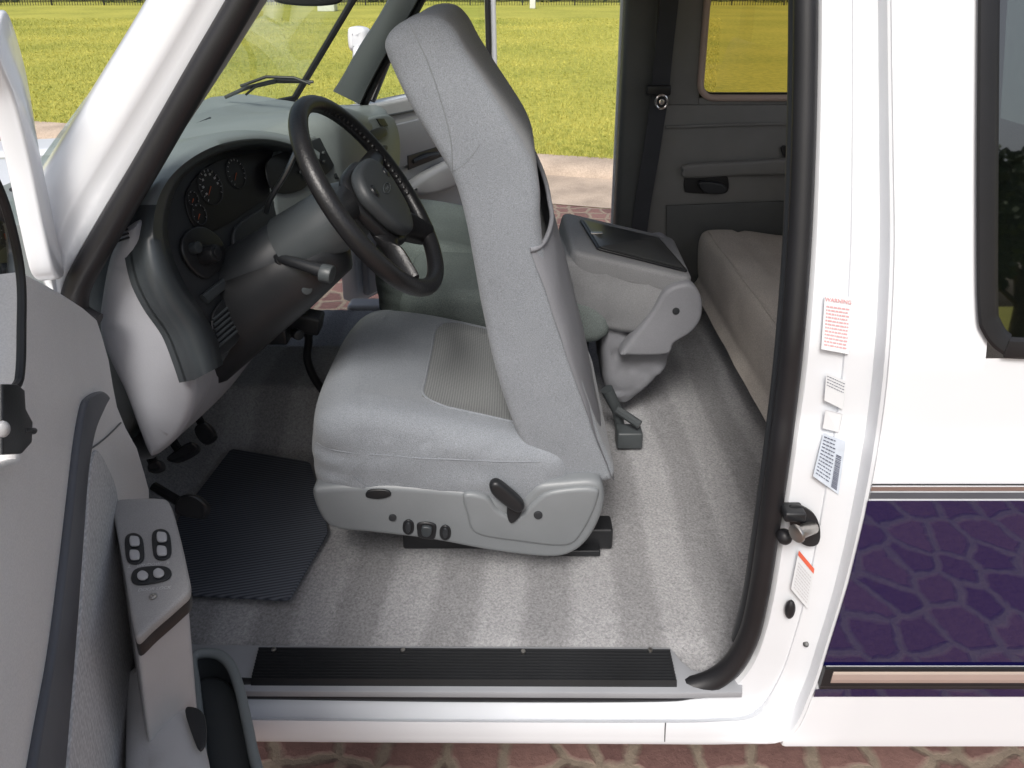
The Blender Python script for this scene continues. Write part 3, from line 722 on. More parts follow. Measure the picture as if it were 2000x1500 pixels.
Q=[PY(1118,490,1.80),PY(1356,545,1.80),PY(1318,462,2.17),PY(1098,412,2.17)]
n2=(Q[1]-Q[0]).cross(Q[3]-Q[0]).normalized(); n2=n2 if n2.z>0 else -n2
Q=[p-n2*((p-Q[0]).dot(n2)) for p in Q]
def prj(u,v): return PP(u,v,Q[0],n2)
obj('console_body',slab(rq(Q,.03),-n2*.06,.014,4),M['console'],CS,ang=60)
LD=[prj(1165,489),prj(1343,534),prj(1286,468),prj(1131,432)]
LD=[p+n2*.001 for p in LD]
obj('console_lid',slab(rq(LD,.008),n2*.007,.003,3),M['black'],CS)
LD2=[sum(LD,V3((0,0,0)))/4+(p-sum(LD,V3((0,0,0)))/4)*.93+n2*.007 for p in LD]
obj('lid_inset',slab(rq(LD2,.006),n2*.002,.001,2),M['lid'],CS)
p=prj(1163,463)+n2*.012; obj('lid_latch',[box(p,(.035,.014,.006),.002)],M['steel'],CS)
P=pxs([(1178,640),(1240,650),(1305,668),(1315,690),(1300,725),(1262,765),(1228,792),(1200,785),(1182,760)],lambda u,v:PY(u,v,1.83),5)
gs=slab(P,V3((0,.28,0)),.03,4,mid=2,step=.02,smi=3); gs=([v+V3((0,1,0))*.012*noise.noise(V3((v.x*25,0,v.z*40)))+V3((1,0,0))*.008*noise.noise(v*30) for v in gs[0]],gs[1])
obj('seat_skirt',gs,M['vinyl'],CS,ang=60)
obj('seat_base',[rslab(-.15,.22,1.84,2.08,.48,.76,.02)],M['charcoal'],CS)

# ================================================================== REAR BENCH
RB=empty('rear_bench',(1.0,1.85,.48),T,label='warm grey cloth rear bench seat')
pr=[(.72,.60),(.69,.66),(.685,.74),(.688,.80),(.705,.835),(.75,.845),(.85,.84),(1.0,.825),(1.25,.81),(1.26,.62)]
P=cr([V3((x,1.12,z)) for x,z in pr],5); gg=slab(P,V3((0,1.40,0)),.03,5,mid=30,smi=2)
gg=([V3((v.x+.006*noise.noise(v*8),v.y,v.z+.007*noise.noise(v*7)-(.008 if (v.z>.8 and .82<v.x<.835) else 0))) for v in gg[0]],gg[1])
obj('cushion',gg,M['bench'],RB,ang=60)
rbv=BVHTree.FromPolygons([tuple(v) for v in gg[0]],gg[1]); S=[]
for k in range(40):
    y=1.16+1.32*k/39; h=rbv.ray_cast(V3((.715,y,1.2)),V3((0,0,-1)))
    if h[0]: S.append(h[0])
obj('piping',tube(S,.004,res=6),M['bench'],RB)
obj('backrest',slab(cr([V3((x,1.12,z)) for x,z in ((1.12,.82),(1.15,1.1),(1.2,1.35),(1.25,1.37),(1.27,1.1),(1.26,.82))],4),V3((0,1.4,0)),.03,4,mid=4),M['bench'],RB,ang=60)
obj('seat_base',rslab(.78,1.24,1.15,2.5,.49,.62,.01),M['trim'],RB)
# ================================================================== FAR SIDE WALL
y0,y1=2.575,2.63
QW=empty('rear_side_trim',(.8,2.6,1.0),T)
wx0,wx1,wz0,wz1=.665,1.10,1.315,1.78
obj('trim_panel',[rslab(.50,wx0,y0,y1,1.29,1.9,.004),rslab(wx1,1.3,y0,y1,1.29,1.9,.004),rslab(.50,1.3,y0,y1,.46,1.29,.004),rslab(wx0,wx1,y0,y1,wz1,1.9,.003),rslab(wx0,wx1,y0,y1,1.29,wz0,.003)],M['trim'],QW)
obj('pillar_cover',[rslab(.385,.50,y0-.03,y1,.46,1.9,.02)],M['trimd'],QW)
obj('outer_skin',[rslab(.38,wx0-.01,y1,y1+.03,.4,1.9,.01),rslab(wx1+.01,1.9,y1,y1+.03,.4,1.9,.01),rslab(wx0,wx1,y1,y1+.03,.4,wz0-.01,.01)],M['white'],QW)
R=rq([V3((wx0,y0-.004,wz0)),V3((wx1,y0-.004,wz0)),V3((wx1,y0-.004,wz1)),V3((wx0,y0-.004,wz1))],.05,6)
obj('window_gasket',[tube(R,.012,closed=True,res=10)],M['beige'],QW)
obj('window_gasket',[tube([p+V3((0,.03,0)) for p in R],.016,closed=True,res=10)],M['rubber'],QW)
obj('window_pane',([V3((wx0,y1,wz0)),V3((wx1,y1,wz0)),V3((wx1,y1,wz1)),V3((wx0,y1,wz1))],[(0,1,2,3)]),M['glasst'],QW,smooth=False)
def fp(px,y,th,m_,nm,par,r=.004,n=4): return obj(nm,slab(pxs(px,lambda u,v:PY(u,v,y),n),V3((0,-th,0)),r,3),m_,par)
fp([(1340,318),(1440,312),(1560,308),(1560,335),(1440,340),(1340,345),(1330,332)],2.572,.03,M['trim'],'armrest_moulding',QW,.012)
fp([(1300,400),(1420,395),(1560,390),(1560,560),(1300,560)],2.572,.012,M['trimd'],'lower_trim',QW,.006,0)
fp([(1300,245),(1420,240),(1560,238),(1560,243),(1420,246),(1300,251)],2.574,.01,M['trim'],'trim_ledge',QW,.003,0)
fp([(1336,350),(1345,344),(1400,342),(1420,345),(1421,372),(1400,378),(1345,376),(1336,370)],2.57,.006,M['black'],'handle_recess',QW,.003)
fp([(1362,356),(1375,352),(1405,356),(1418,366),(1408,376),(1375,374)],2.56,.02,M['charcoal'],'pull_handle',QW,.006)
fp([(1524,288),(1534,284),(1540,300),(1530,306)],2.57,.01,M['black'],'coat_hook',QW,.003,3)
P=[PY(u,v,y) for u,v,y in ((1316,-60,2.50),(1308,0,2.50),(1297,100,2.51),(1290,180,2.515),(1272,300,2.525),(1255,400,2.535),(1246,470,2.54))]
rows=[]
for p in P: rows.append([p+V3((-.030,.0,0)),p+V3((0,-.002,0)),p+V3((.030,0,0)),p+V3((.030,.004,0)),p+V3((-.030,.004,0))])
BL=empty('seat_belt',(.5,2.5,1.3),T)
obj('webbing',loft(rows,True,True),M['belt'],BL)
c=PY(1292,196,2.495)
obj('buckle_tongue',[tube([c+V3((.020*math.cos(a),0,.024*math.sin(a)-.005)) for a in [2*math.pi*k/16 for k in range(16)]],.0050,closed=True,res=8),cyl(c+V3((0,.004,-.005)),c+V3((0,-.006,-.005)),.010)],M['chrome'],BL)
obj('belt_guide',[box(PY(1286,176,2.505),(.085,.02,.035),.006)],M['black'],BL)
obj('belt_anchor',[box(PY(1300,-20,2.52),(.07,.03,.06),.01)],M['black'],BL)

# ================================================================== DASHBOARD
DB=empty('dashboard',(-.7,1.8,1.2),T,label='grey dashboard with dark instrument cluster')
def xs(y): return .15*sm(1.05,2.15,y)
prof=[(-1.12,1.28),(-1.05,1.325),(-.95,1.345),(-.80,1.375),(-.68,1.392),(-.625,1.392),(-.592,1.375),(-.578,1.345),(-.575,1.25),(-.572,1.15),(-.565,1.08),(-.572,1.02),(-.59,.965),(-.625,.915),(-.68,.895),(-.85,.89),(-1.1,.9)]
rows=[]
for j in range(61):
    y=1.12+1.455*j/60
    e=max(0,1-(y-1.12)/.03,1-(2.575-y)/.05)
    near=1-sm(1.74,1.86,y)
    row=[]
    for x,z in prof:
        kk=xs(y)*sm(-1.05,-.62,x)
        if x>-.66: kk-=.105*near
        elif x>-.9: kk-=.05*near
        zz=z
        if z>1.3 and x>-.85: zz-=.02*near
        if z>1.2: zz-=.095*sm(1.9,2.45,y)*sm(-1.0,-.72,x)
        if z<1.0 and y>1.75: zz=z+.08*sm(1.72,1.85,y)
        row.append(V3((x+kk-.02*e*e,y,zz-(.012*e*e if z>1.2 else -.012*e*e))))
    rows.append(row)
obj('dash_body',loft(rows,True,True),M['dash'],DB,ang=50)
EPX=[(188,640),(196,560),(210,500),(232,458),(262,438),(272,455),(276,500),(286,545),(312,592),(346,642),(368,690),(376,735),(374,800),(352,850),(318,885),(290,896),(268,850),(238,770),(205,700)]
P=pxs(EPX,lambda u,v:PY(u,v,1.085),6)
obj('end_panel',slab(P,V3((0,.10,0)),.018,5,puff=.006,step=.025,smi=5),M['greyp'],DB,ang=75)
r1=[(376,742),(420,705),(460,672),(500,640),(545,600)];r2=[(300,895),(365,838),(425,778),(480,705),(530,650)]
rows=[]
for i,(a,b) in enumerate(zip(cr(r1,5,False),cr(r2,5,False))):
    y=1.12+.5*i/20
    p=PY(a.x,a.y,y);q=PY(b.x,b.y,y); m_=(p+q)/2+V3((.02,0,-.005))
    rows.append([p+V3((-.03,0,.0)),p,p.lerp(m_,.5)+V3((.006,0,0)),m_,m_.lerp(q,.5)+V3((.006,0,-.004)),q,q+V3((-.05,0,-.01)),q+V3((-.2,0,0))])
obj('knee_bolster',loft(rows),M['greyp'],DB,ang=60)
p0=V3((-.58,1.1,1.2)); nn=V3((.95,-.14,.27)).normalized()
def DPt(u,v,off=0): return PP(u,v,p0+nn*off,nn)
cl=[(402,722),(388,690),(378,640),(350,580),(325,520),(315,450),(324,390),(352,345),(400,312),(460,292),(520,284),(570,292),(625,320),(645,400),(640,480),(600,560),(550,610),(470,660),(432,712)]
obj('cluster_panel',slab(pxs(cl,lambda u,v:DPt(u,v,.0),5),-nn*.05,.003,2,smi=3),M['charcoal'],DB)
BO=[(380,742),(366,700),(345,648),(310,596),(284,540),(271,465),(278,400),(305,348),(348,304),(402,272),(462,257),(524,257),(582,272),(625,298)]
BI=[(436,712),(424,662),(398,612),(366,562),(342,512),(327,455),(333,400),(354,352),(394,318),(444,296),(500,286),(548,290),(592,305),(622,325)]
rows=[];N_=5
qo=cr(BO,N_,False); qi=cr(BI,N_,False)
for i,(a,b) in enumerate(zip(qo,qi)):
    f=i/(len(qo)-1)
    o=DPt(a.x,a.y,.022); ii=DPt(b.x,b.y,.030); mid=DPt((a.x+b.x)/2,(a.y+b.y)/2,.052)
    q1=DPt(a.x*.8+b.x*.2,a.y*.8+b.y*.2,.041); q3=DPt(a.x*.22+b.x*.78,a.y*.22+b.y*.78,.048)
    inn=DPt(b.x,b.y,.030)-nn*.045
    tb=sm(.42,.60,f); bk_=.03+.17*tb
    rows.append([inn,ii,q3,mid,q1,o,o-nn*.02+V3((0,0,.006*tb)),o-nn*bk_*.5+V3((0,0,.012*tb)),o-nn*bk_+V3((0,0,-.01*tb))])
Vz,Fz=loft(rows)
ncol=len(rows[0])-1
MIz=[1 if (k%ncol)>=3 and (k//ncol)>len(rows)*.44 else 0 for k in range(len(Fz))]
obj('cluster_bezel',(Vz,Fz,MIz),[M['bezel'],M['dash']],DB,ang=70)
def onD(px,off,th,m_,nm,par,r=.002,n=4): return obj(nm,slab(pxs(px,lambda u,v:DPt(u,v,off),n),nn*th,r,3),m_,par)
onD([(366,420),(362,376),(392,334),(440,308),(520,298),(562,312),(568,360),(500,400),(440,440),(392,455)],.001,.003,M['rubber'],'gauge_lens',DB)
onD([(452,448),(505,408),(572,368),(604,384),(600,440),(540,480),(480,520),(455,505)],.001,.010,M['charcoal'],'lower_cluster_trim',DB,.004)
ax=V3((0,1,0)); ax=(ax-nn*ax.dot(nn)).normalized(); ay=nn.cross(ax); ay=ay if ay.z>0 else -ay
for u,v,r in ((412,364,.036),(390,418,.020),(462,338,.032),(378,388,.015)):
    c=DPt(u,v,.006); g=[]
    g.append((*tube([c+ax*r*math.cos(a)+ay*r*math.sin(a) for a in [2*math.pi*k/32 for k in range(32)]],.0010,closed=True,res=6),0))
    for k in range(13 if r>.03 else 7):
        a=math.radians(-40+k*(21.7 if r>.03 else 43)); d=ax*math.cos(a)+ay*math.sin(a); g.append((*tube([c+d*r*.82,c+d*r*.95],.0006,res=4),1))
    a=math.radians(215); d=ax*math.cos(a)+ay*math.sin(a); g.append((*tube([c,c+d*r*.6],[.0012,.0005],res=5),2))
    obj('gauge',g,[M['charcoal'],M['gaugeink'],M['orange']],DB)
c=DPt(412,364,.007)
axr=ax if ax.cross(ay).dot(nn)>0 else -ax
obj('gauge_numerals',[textgeo(s,c+axr*.024*math.cos(math.radians(a))+ay*.024*math.sin(math.radians(a)),axr,ay,.0065) for s,a in (('10',200),('20',165),('30',130),('40',95),('50',60),('60',25),('70',-5))],M['gaugeink'],DB,smooth=False)
onD([(350,470),(366,448),(392,444),(420,462),(436,492),(430,520),(400,545),(372,530),(352,500)],.002,.008,M['black'],'switch_plate',DB,.004)
c=DPt(396,500,.008); obj('headlight_knob',[cyl(c,c+nn*.03,.019,.016),cyl(c+nn*.03,c+nn*.033,.010)],M['black'],DB)
c=DPt(374,486,.008); obj('dimmer_knob',[cyl(c,c+nn*.016,.011)],M['bezel'],DB)
onD([(388,578),(484,502),(496,514),(400,594)],.001,.010,M['bezel'],'trim_ledge',DB,.003,0)
vq=[(412,612),(452,570),(468,600),(468,655),(430,695),(414,670)]
onD(vq,.002,.006,M['black'],'vent_frame',DB,.003,3)
g=[]
for k in range(6):
    a=DPt(416+2*k,620+(k+.5)/6*62,.009); b=DPt(458+8*(k+.5)/6,584+(k+.5)/6*66,.009); g.append(tube([a,b],.0030,res=6))
obj('vent_louvre',g,M['bezel'],DB)
c0=PY(240,466,1.076); obj('side_vent',[tube([c0+V3((-.020,-.0,-.008+k*.007)),c0+V3((.010,0,.002+k*.007))],.0020,res=6) for k in range(3)],M['black'],DB)
def DC(u,v,off=0): return PP(u,v,V3((-.47,1.9,1.25))+nn*off,nn)
def onC(px,off,th,m_,nm,r=.004,n=4): return obj(nm,slab(pxs(px,lambda u,v:DC(u,v,off),n),nn*th,r,3,smi=2),m_,DB)
onC([(510,310),(560,282),(620,256),(680,240),(735,228),(754,248),(762,290),(756,345),(720,400),(660,450),(580,480),(515,440)],-.03,.04,M['dash'],'centre_panel',.01)
onC([(518,318),(560,295),(598,300),(605,352),(575,376),(530,372)],.011,.004,M['black'],'climate_panel')
onC([(578,296),(632,268),(648,300),(645,332),(600,356)],.011,.006,M['charcoal'],'radio')
g=[]
for k in range(5):
    for j in range(2): g.append(box(DC(588+k*11,318-k*5+j*18,.02),(.006,.012,.006),.001))
obj('radio_buttons',g,M['column'],DB)
onC([(650,292),(700,266),(744,248),(752,266),(705,290),(656,318)],.011,.004,M['charcoal'],'trim_slot')
onC([(656,336),(700,310),(748,284),(752,296),(705,326),(660,350)],.011,.003,M['charcoal'],'trim_slot')
onC([(660,380),(700,350),(744,322),(746,334),(705,364),(664,394)],.011,.003,M['charcoal'],'trim_slot')
onC([(734,232),(748,232),(756,246),(742,246)],.011,.004,M['black'],'air_vent',.002,0)
g=[tube([V3((-.97+.02*k,1.2+.12*k,1.352)),V3((-.965+.02*k,1.29+.12*k,1.353))],.004,res=6) for k in range(7)]
obj('defrost_slot',g,M['charcoal'],DB)

SW=empty('steering_wheel',(-.25,1.32,1.3),T,label='black leather steering wheel with four spokes')
wc=PY(727,380,1.32); wa=V3((-.555,0,.832)).normalized(); wb=V3((0,1,0)); wn=V3((.832,0,.555)).normalized()
RW=.204
P=[wc+(wa*math.cos(t)+wb*math.sin(t))*RW for t in [2*math.pi*k/96 for k in range(96)]]
obj('rim',tube(P,[ .0168]*96,closed=True,res=16),M['leather'],SW)
g=[]
for k in range(22):
    t=math.radians(22+k*4.2); d=wa*math.cos(t)+wb*math.sin(t); g.append(ball(wc+d*(RW-.011)+wn*.003,(.0072,.0072,.0072),6))
obj('finger_grips',g,M['leather'],SW)
def WP(a,b,o): return wc+wa*a+wb*b+wn*o
for sgn in (-1,1):
    for (a0,b0,a1,b1,w0,w1) in ((.02,.05,.035,.196,.036,.020),(-.06,.04,-.155,.125,.036,.024)):
        path=[WP(a0,sgn*b0,-.012),WP((a0*.6+a1*.4),sgn*(b0*.6+b1*.4),-.012),WP((a0*.25+a1*.75),sgn*(b0*.25+b1*.75),-.006),WP(a1,sgn*b1,0)]
        obj('spoke',tube(cr(path,4,False),[w0+(w1-w0)*k/12 for k in range(13)],res=12,sx=.45,up=(wa if abs(a1)<.1 else (wa*.6+wb*sgn*.8).cross(wn))),M['leather'],SW,ang=60)
hub=[(.060,-.065),(.068,0),(.060,.065),(.02,.10),(-.03,.092),(-.085,.060),(-.112,0),(-.085,-.060),(-.03,-.092),(.02,-.10)]
P=cr([WP(a,b,-.02) for a,b in hub],5)
obj('hub_back',slab(P,wn*.022,.010,4,smi=2),M['leather'],SW,ang=60)
P=cr([WP(a*.9,b*.9,.0) for a,b in hub],5)
M['hub']=mat('hub_pad_vinyl',(.034,.038,.041),.5,na=.1,bs=350,bst=.4)
obj('hub_pad',slab(P,wn*.028,.012,6,puff=.003,step=.02,smi=2),M['hub'],SW,ang=75)
em=[WP(-.005+.0080*math.sin(t),.027*math.cos(t),.0312) for t in [2*math.pi*k/32 for k in range(32)]]
obj('emblem',[tube(em,.0006,closed=True,res=5),textgeo('Ford',WP(-.005,0,.0310),V3((0,1,0)),wa,.0125,.0002)],M['column'],SW,smooth=False)
for s_ in (-1,1):
    c=WP(.012,s_*.062,.026); obj('cruise_button',[tube([c+(wa*math.cos(t)+wb*math.sin(t))*.0125+wn*.003 for t in [2*math.pi*k/20 for k in range(20)]],.0010,closed=True,res=6),cyl(c,c+wn*.005,.010)],M['black'],SW)
SC=empty('steering_column',(-.4,1.33,1.2),T)
ax0=WP(0,0,-.01)
obj('column_shroud',[tube([ax0-wn*d+V3((0,.02*d,0)) for d in (.0,.02,.05,.12,.185,.19)],[.03,.052,.062,.066,.069,.05],res=26)],M['column'],SC,ang=60)
obj('column_jacket',[tube([ax0-wn*d+V3((0,.02*d,0)) for d in (.17,.18,.26,.36)],[.05,.063,.068,.075],res=26)],M['charcoal'],SC,ang=60)
obj('lower_shroud',[tube([ax0-wn*d+V3((0,0,-.045)) for d in (.07,.09,.2,.30,.44)],[.03,.062,.082,.095,.115],res=24,sx=.9)],M['black'],SC,ang=60)
st=[PY(540,500,1.27),PY(560,508,1.255),PY(600,520,1.24),PY(640,532,1.23)]
obj('indicator_stalk',[(*tube(st,[.009,.010,.011,.015],res=12),0),(*cyl(st[-1]-V3((.012,0,0)),st[-1]+V3((.010,-.004,-.003)),.017),1)],[M['black'],M['column']],SC)
obj('stalk_boot',[cyl(PY(530,500,1.31),PY(552,506,1.262),.022,.012)],M['black'],SC)
obj('ignition_lock',[cyl(PY(590,556,1.30),PY(600,566,1.26),.010)],M['bezel'],SC)
P=cr([PY(u,v,y) for u,v,y in ((520,415,1.36),(530,385,1.35),(560,335,1.35),(583,285,1.36),(588,262,1.36))],5,False)
obj('shift_lever',[tube(P,.0058,res=10)],mat('dark_chrome',(.16,.17,.18),.3,metal=.9,na=.05),SC)
P=[PY(u,v,1.36) for u,v in ((588,268),(587,255),(583,235),(584,215),(590,205))]
obj('shift_knob',[tube(P,[.008,.013,.014,.012,.004],res=12)],M['dash'],SC)

g=[box(PY(575,622,1.55),(.13,.05,.045),.006,Matrix.Rotation(math.radians(12),3,'Y')),box(PY(545,650,1.52),(.05,.05,.04),.006),cyl(PY(575,650,1.5),PY(585,655,1.48),.012)]
obj('brake_controller',g,M['black'],T)
P=cr([PY(u,v,1.75) for u,v in ((600,630),(603,665),(600,700),(612,735),(632,765))],5,False)
obj('transfer_lever',[tube(P,[.018]*4+[.011]*17,res=10)],M['black'],T)
def pedal(px,y,stem,nm):
    P=pxs(px,lambda u,v:PY(u,v,y),4)
    obj(nm,[slab(P,-V3((.0,-.0,1))*.02+V3((0,.02,0)),.005,3),tube([PY(stem[0],stem[1],y+.02),PY(stem[2],stem[3],y+.05)],.009,res=8)],M['black'],T)
pedal([(340,985),(352,968),(380,966),(402,985),(400,1003),(388,1012),(345,1005)],1.16,(350,980,300,950),'parking_brake_pedal')
pedal([(378,838),(400,822),(418,850),(395,866)],1.40,(395,830,380,800),'accelerator_pedal')
pedal([(325,892),(370,862),(382,880),(340,902)],1.28,(350,880,330,850),'brake_pedal')
pedal([(288,905),(308,898),(312,915),(290,922)],1.15,(300,905,290,880),'hood_release')

WS=empty('windshield',(-.7,1.85,1.6),T)
def wsp(s,t):
    y=1.10+1.50*s; bow=.20*(1-(2*s-1)**2)
    xb=-.88-bow+.10*s; xt=-.38-bow*.35
    return V3((xb+(xt-xb)*t,y+(.06*(1-2*s))*t*.8,1.31+.57*t))
rows=[[wsp(s/16,t/8) for s in range(17)] for t in range(9)]
obj('windshield_glass',loft(rows),M['glass'],WS,recalc=False)
obj('windshield_gasket',[tube([wsp(s/24,-.005) for s in range(25)],.012,res=8),tube([wsp(1.0,t/8) for t in range(9)],.012,res=8),tube([wsp(s/24,1.02) for s in range(25)],.02,res=8)],M['rubber'],WS)
rows=[]
LL=[(650,178),(668,150),(702,90),(740,30),(790,-60)]; RR=[(705,205),(722,168),(756,105),(795,40),(850,-60)]
for a,b in zip(cr(LL,5,False),cr(RR,5,False)):
    rows.append([PY(a.lerp(b,t).x,a.lerp(b,t).y,2.50+o) for t,o in ((0,.05),(.05,.01),(.3,0),(.7,0),(.95,.01),(1,.05))])
obj('pillar_trim',loft(rows),M['column'],T)
RR2=[(a+5,b+2) for a,b in RR]
obj('weatherstrip',tube([PY(p.x,p.y,2.56) for p in cr(RR2,5,False)],.014,res=8),M['rubber'],T)
P=[PY(u,v,1.75) for u,v in ((537,-14),(545,4),(580,11),(630,12),(665,6),(670,-10),(640,-24),(560,-26))]
obj('rear_view_mirror',slab(cr(P,4),V3((-.02,.03,.0)),.006,3),M['black'],T)
wq=[(440,190),(480,172),(540,158),(612,160)]
obj('wiper',[tube([PY(u,v,2.35) for u,v in wq],[.006,.007,.008,.005],res=8),tube([PY(u,v,2.33) for u,v in ((470,168),(520,150),(575,152),(606,164))],.005,res=8),tube([PY(u,v,2.34) for u,v in ((480,185),(500,168),(540,158))],.004,res=6)],M['black'],T)

# ================================================================== PASSENGER DOOR (far, open)
PD=empty('passenger_door',(-.6,2.64,.5),T,label='open passenger door with grey inner panel')
ph=V3((-.60,2.66,0)); pd=V3((.55,.835,0)).normalized(); pn=V3((pd.y,-pd.x,0))
def QD(s,z,o=0): return ph+pd*s+pn*o+V3((0,0,z))
def sl(Ps,o,th,r=.01,mid=0,n=4): 
    P=[QD(s,z,o) for s,z in Ps]; P=cr(P,n) if n else P
    return slab(P,pn*th,r,3)
obj('door_shell',sl([(0,.46),(.98,.46),(1.03,.55),(1.04,1.0),(1.03,1.25),(0,1.25)],-.12,.10,.02,n=0),M['white'],PD)
obj('door_panel',sl([(.02,.50),(.96,.50),(1.0,.6),(1.0,1.22),(.9,1.255),(.02,1.26)],-.02,.04,.015,n=0),M['farp'],PD)
obj('armrest',[sl([(.22,.90),(.40,.95),(.80,.97),(.88,.94),(.80,.86),(.40,.84)],.02,.06,.02)],M['farp'],PD)
obj('map_pocket',[sl([(.12,.60),(.7,.60),(.72,.72),(.1,.74)],.02,.05,.02,n=0)],M['farp'],PD)
obj('door_insert',sl([(.06,.98),(.5,1.0),(.92,1.02),(.9,1.16),(.06,1.17)],.02,.012,.005,n=0),M['greyp'],PD)
obj('upper_trim_line',[tube([QD(.04,1.21,.022),QD(.98,1.19,.022)],.005,res=6)],M['column'],PD)
obj('door_handle',[tube([QD(.30,1.0,.035),QD(.38,1.01,.05),QD(.46,1.0,.035)],.010,res=8),sl([(.27,.97),(.49,.98),(.49,1.03),(.27,1.03)],.03,.006,.002,n=0)],M['black'],PD)
fr=[(.12,1.26),(.36,1.58),(.56,1.82),(.72,1.86),(.96,1.86),(1.0,1.80),(1.02,1.26)]
obj('window_frame',[tube(cr([QD(s,z,-.07) for s,z in fr],5,False),.028,res=10)],M['white'],PD,ang=60)
fr2=[(.17,1.26),(.38,1.55),(.58,1.78),(.72,1.82),(.92,1.82),(.955,1.78),(.97,1.26)]
obj('window_seal',[tube(cr([QD(s,z,-.05) for s,z in fr2],5,False),.014,res=8)],M['rubber'],PD)
g0=[QD(s,z,-.07) for s,z in fr]; obj('window_pane',(g0,[tuple(range(len(g0)))]),M['glass'],PD,smooth=False)
mc=PY(694,76,3.2); obj('door_mirror',[slab(cr([mc+V3((x,0,z)) for x,z in ((-.035,-.05),(-.04,.03),(-.02,.05),(.03,.04),(.04,0),(.03,-.055))],4),V3((.02,.10,0)),.03,5),tube([mc+V3((0,.03,-.04)),QD(.14,1.28,-.1)],.02,res=8)],M['white'],PD)

# ================================================================== DRIVER DOOR (near, open)
DD_=empty('driver_door',(-.6,.98,.5),T,label='open driver door with light grey inner panel')
dh=V3((-.60,.98,0)); dd=V3((.34,-.94,0)).normalized(); dn=V3((-dd.y,dd.x,0))
def DD(s,z,o=0): return dh+dd*s+dn*o+V3((0,0,z))
def DU(u,v,o=0): return PP(u,v,dh+dn*o,dn)
P=[DU(48,530),DU(85,548),DU(120,568),DU(165,598),DU(190,620),DU(200,650),DU(214,700),DU(222,750),DU(230,790),DU(246,830),DU(268,870),DU(283,920),DU(292,955)]+[DD(0,.86),DD(0,.62),DD(.02,.46),DD(1.05,.46),DD(1.05,1.36),DU(0,905),DU(38,893),DU(44,760)]
obj('door_panel',slab(P,-dn*.04,.008,4),M['doorp'],DD_,ang=60)
P=[DD(.0,.42,-.05),DD(1.08,.42,-.05),DD(1.08,1.30,-.05),DD(.45,1.30,-.05),DD(.02,1.18,-.05)]
obj('door_shell',slab(P,-dn*.09,.02,4),M['white'],DD_)
def dpl(px,o,th,m_,nm,r=.004,n=5,label=None,smi=2): return obj(nm,slab(pxs(px,lambda u,v:DU(u,v,o),n),dn*th,r,3,smi=smi),m_,DD_,ang=60,label=label)
dpl([(150,798),(162,776),(186,766),(200,780),(190,802),(170,850),(156,930),(146,1050),(134,1200),(118,1380),(98,1560),(60,1640),(28,1620),(54,1450),(84,1290),(106,1130),(124,980),(137,870)],-.002,.010,M['doorband'],'door_trim_band',.004)
dpl([(178,880),(205,920),(220,965),(228,1040),(240,1120),(256,1200),(270,1260),(250,1330),(238,1420),(236,1560),(200,1640),(120,1620),(128,1420),(146,1220),(158,1060),(165,940)],-.003,.006,M['fabdoor'],'fabric_insert',.003,label='light grey woven fabric insert')
s_=[DU(u,v,.001) for u,v in ((168,882),(190,868),(212,850),(236,826))]
obj('trim_seam',tube(cr(s_,5,False),.0012,res=6),M['column'],DD_)
ZP=1.06
swp=[(220,990),(228,976),(262,972),(312,972),(332,982),(350,1040),(366,1110),(371,1148),(350,1172),(300,1215),(270,1242),(260,1225),(246,1140),(230,1050)]
P=pxs(swp,lambda u,v:PZ(u,v,ZP),5)
obj('switch_panel',slab(P,V3((0,0,-.014)),.004,3,smi=2),M['switchp'],DD_)
obj('switch_panel_shadow',slab([p+V3((-.002,.002,-.0145)) for p in P],V3((0,0,-.018)),.003,2,smi=2),M['black'],DD_)  # black slab standing in for the shadow line under the switch panel
c=sum(P,V3((0,0,0)))/len(P)
Pb=[c+(p-c)*.94+V3((-.006,.004,-.034)) for p in P]
obj('armrest',slab(Pb,V3((-.03,.01,-.34)),.012,4,smi=2),M['farp'],DD_,ang=60)
def zsl(px,z,th,m_,nm,r=.002,n=4,par=DD_): return obj(nm,slab(pxs(px,lambda u,v:PZ(u,v,z),n),V3((0,0,th)),r,3),m_,par)
for (cx,cy) in ((262,1073),(315,1065)):
    zsl([(cx-18,cy-18),(cx-8,cy-29),(cx+6,cy-29),(cx+17,cy-18),(cx+20,cy+16),(cx+12,cy+28),(cx-4,cy+30),(cx-15,cy+20)],ZP+.0005,.002,M['black'],'window_switch',.0008)
    for k in (-13,14):
        zsl([(cx-8,cy+k-8),(cx+1,cy+k-10),(cx+10,cy+k-7),(cx+11,cy+k+6),(cx+2,cy+k+9),(cx-7,cy+k+7)],ZP+.0026,.004,M['farp'],'window_switch',.0019)
zsl([(256,1128),(264,1114),(290,1108),(322,1108),(335,1118),(330,1132),(305,1140),(275,1144),(260,1140)],ZP+.0005,.002,M['black'],'lock_switch',.0008)
for k in (-17,14):
    zsl([(296+k-10,1124-k*.15-3),(296+k,1124-k*.15-9),(296+k+10,1124-k*.15-4),(296+k+10,1124-k*.15+4),(296+k,1124-k*.15+9),(296+k-9,1124-k*.15+6)],ZP+.0026,.004,M['farp'],'lock_switch',.0019)
xd=(PZ(330,1100,ZP)-PZ(262,1106,ZP)).normalized(); yd=V3((0,0,1)).cross(xd)
obj('window_lettering',[textgeo('L    WINDOW    R',PZ(291,1103,ZP+.0003),xd,yd,.0060,.0001)],M['midink'],DD_,smooth=False)
obj('lock_lettering',[textgeo('DOOR LOCK',PZ(302,1150,ZP+.0003),xd,yd,.0062,.0001)],M['midink'],DD_,smooth=False)
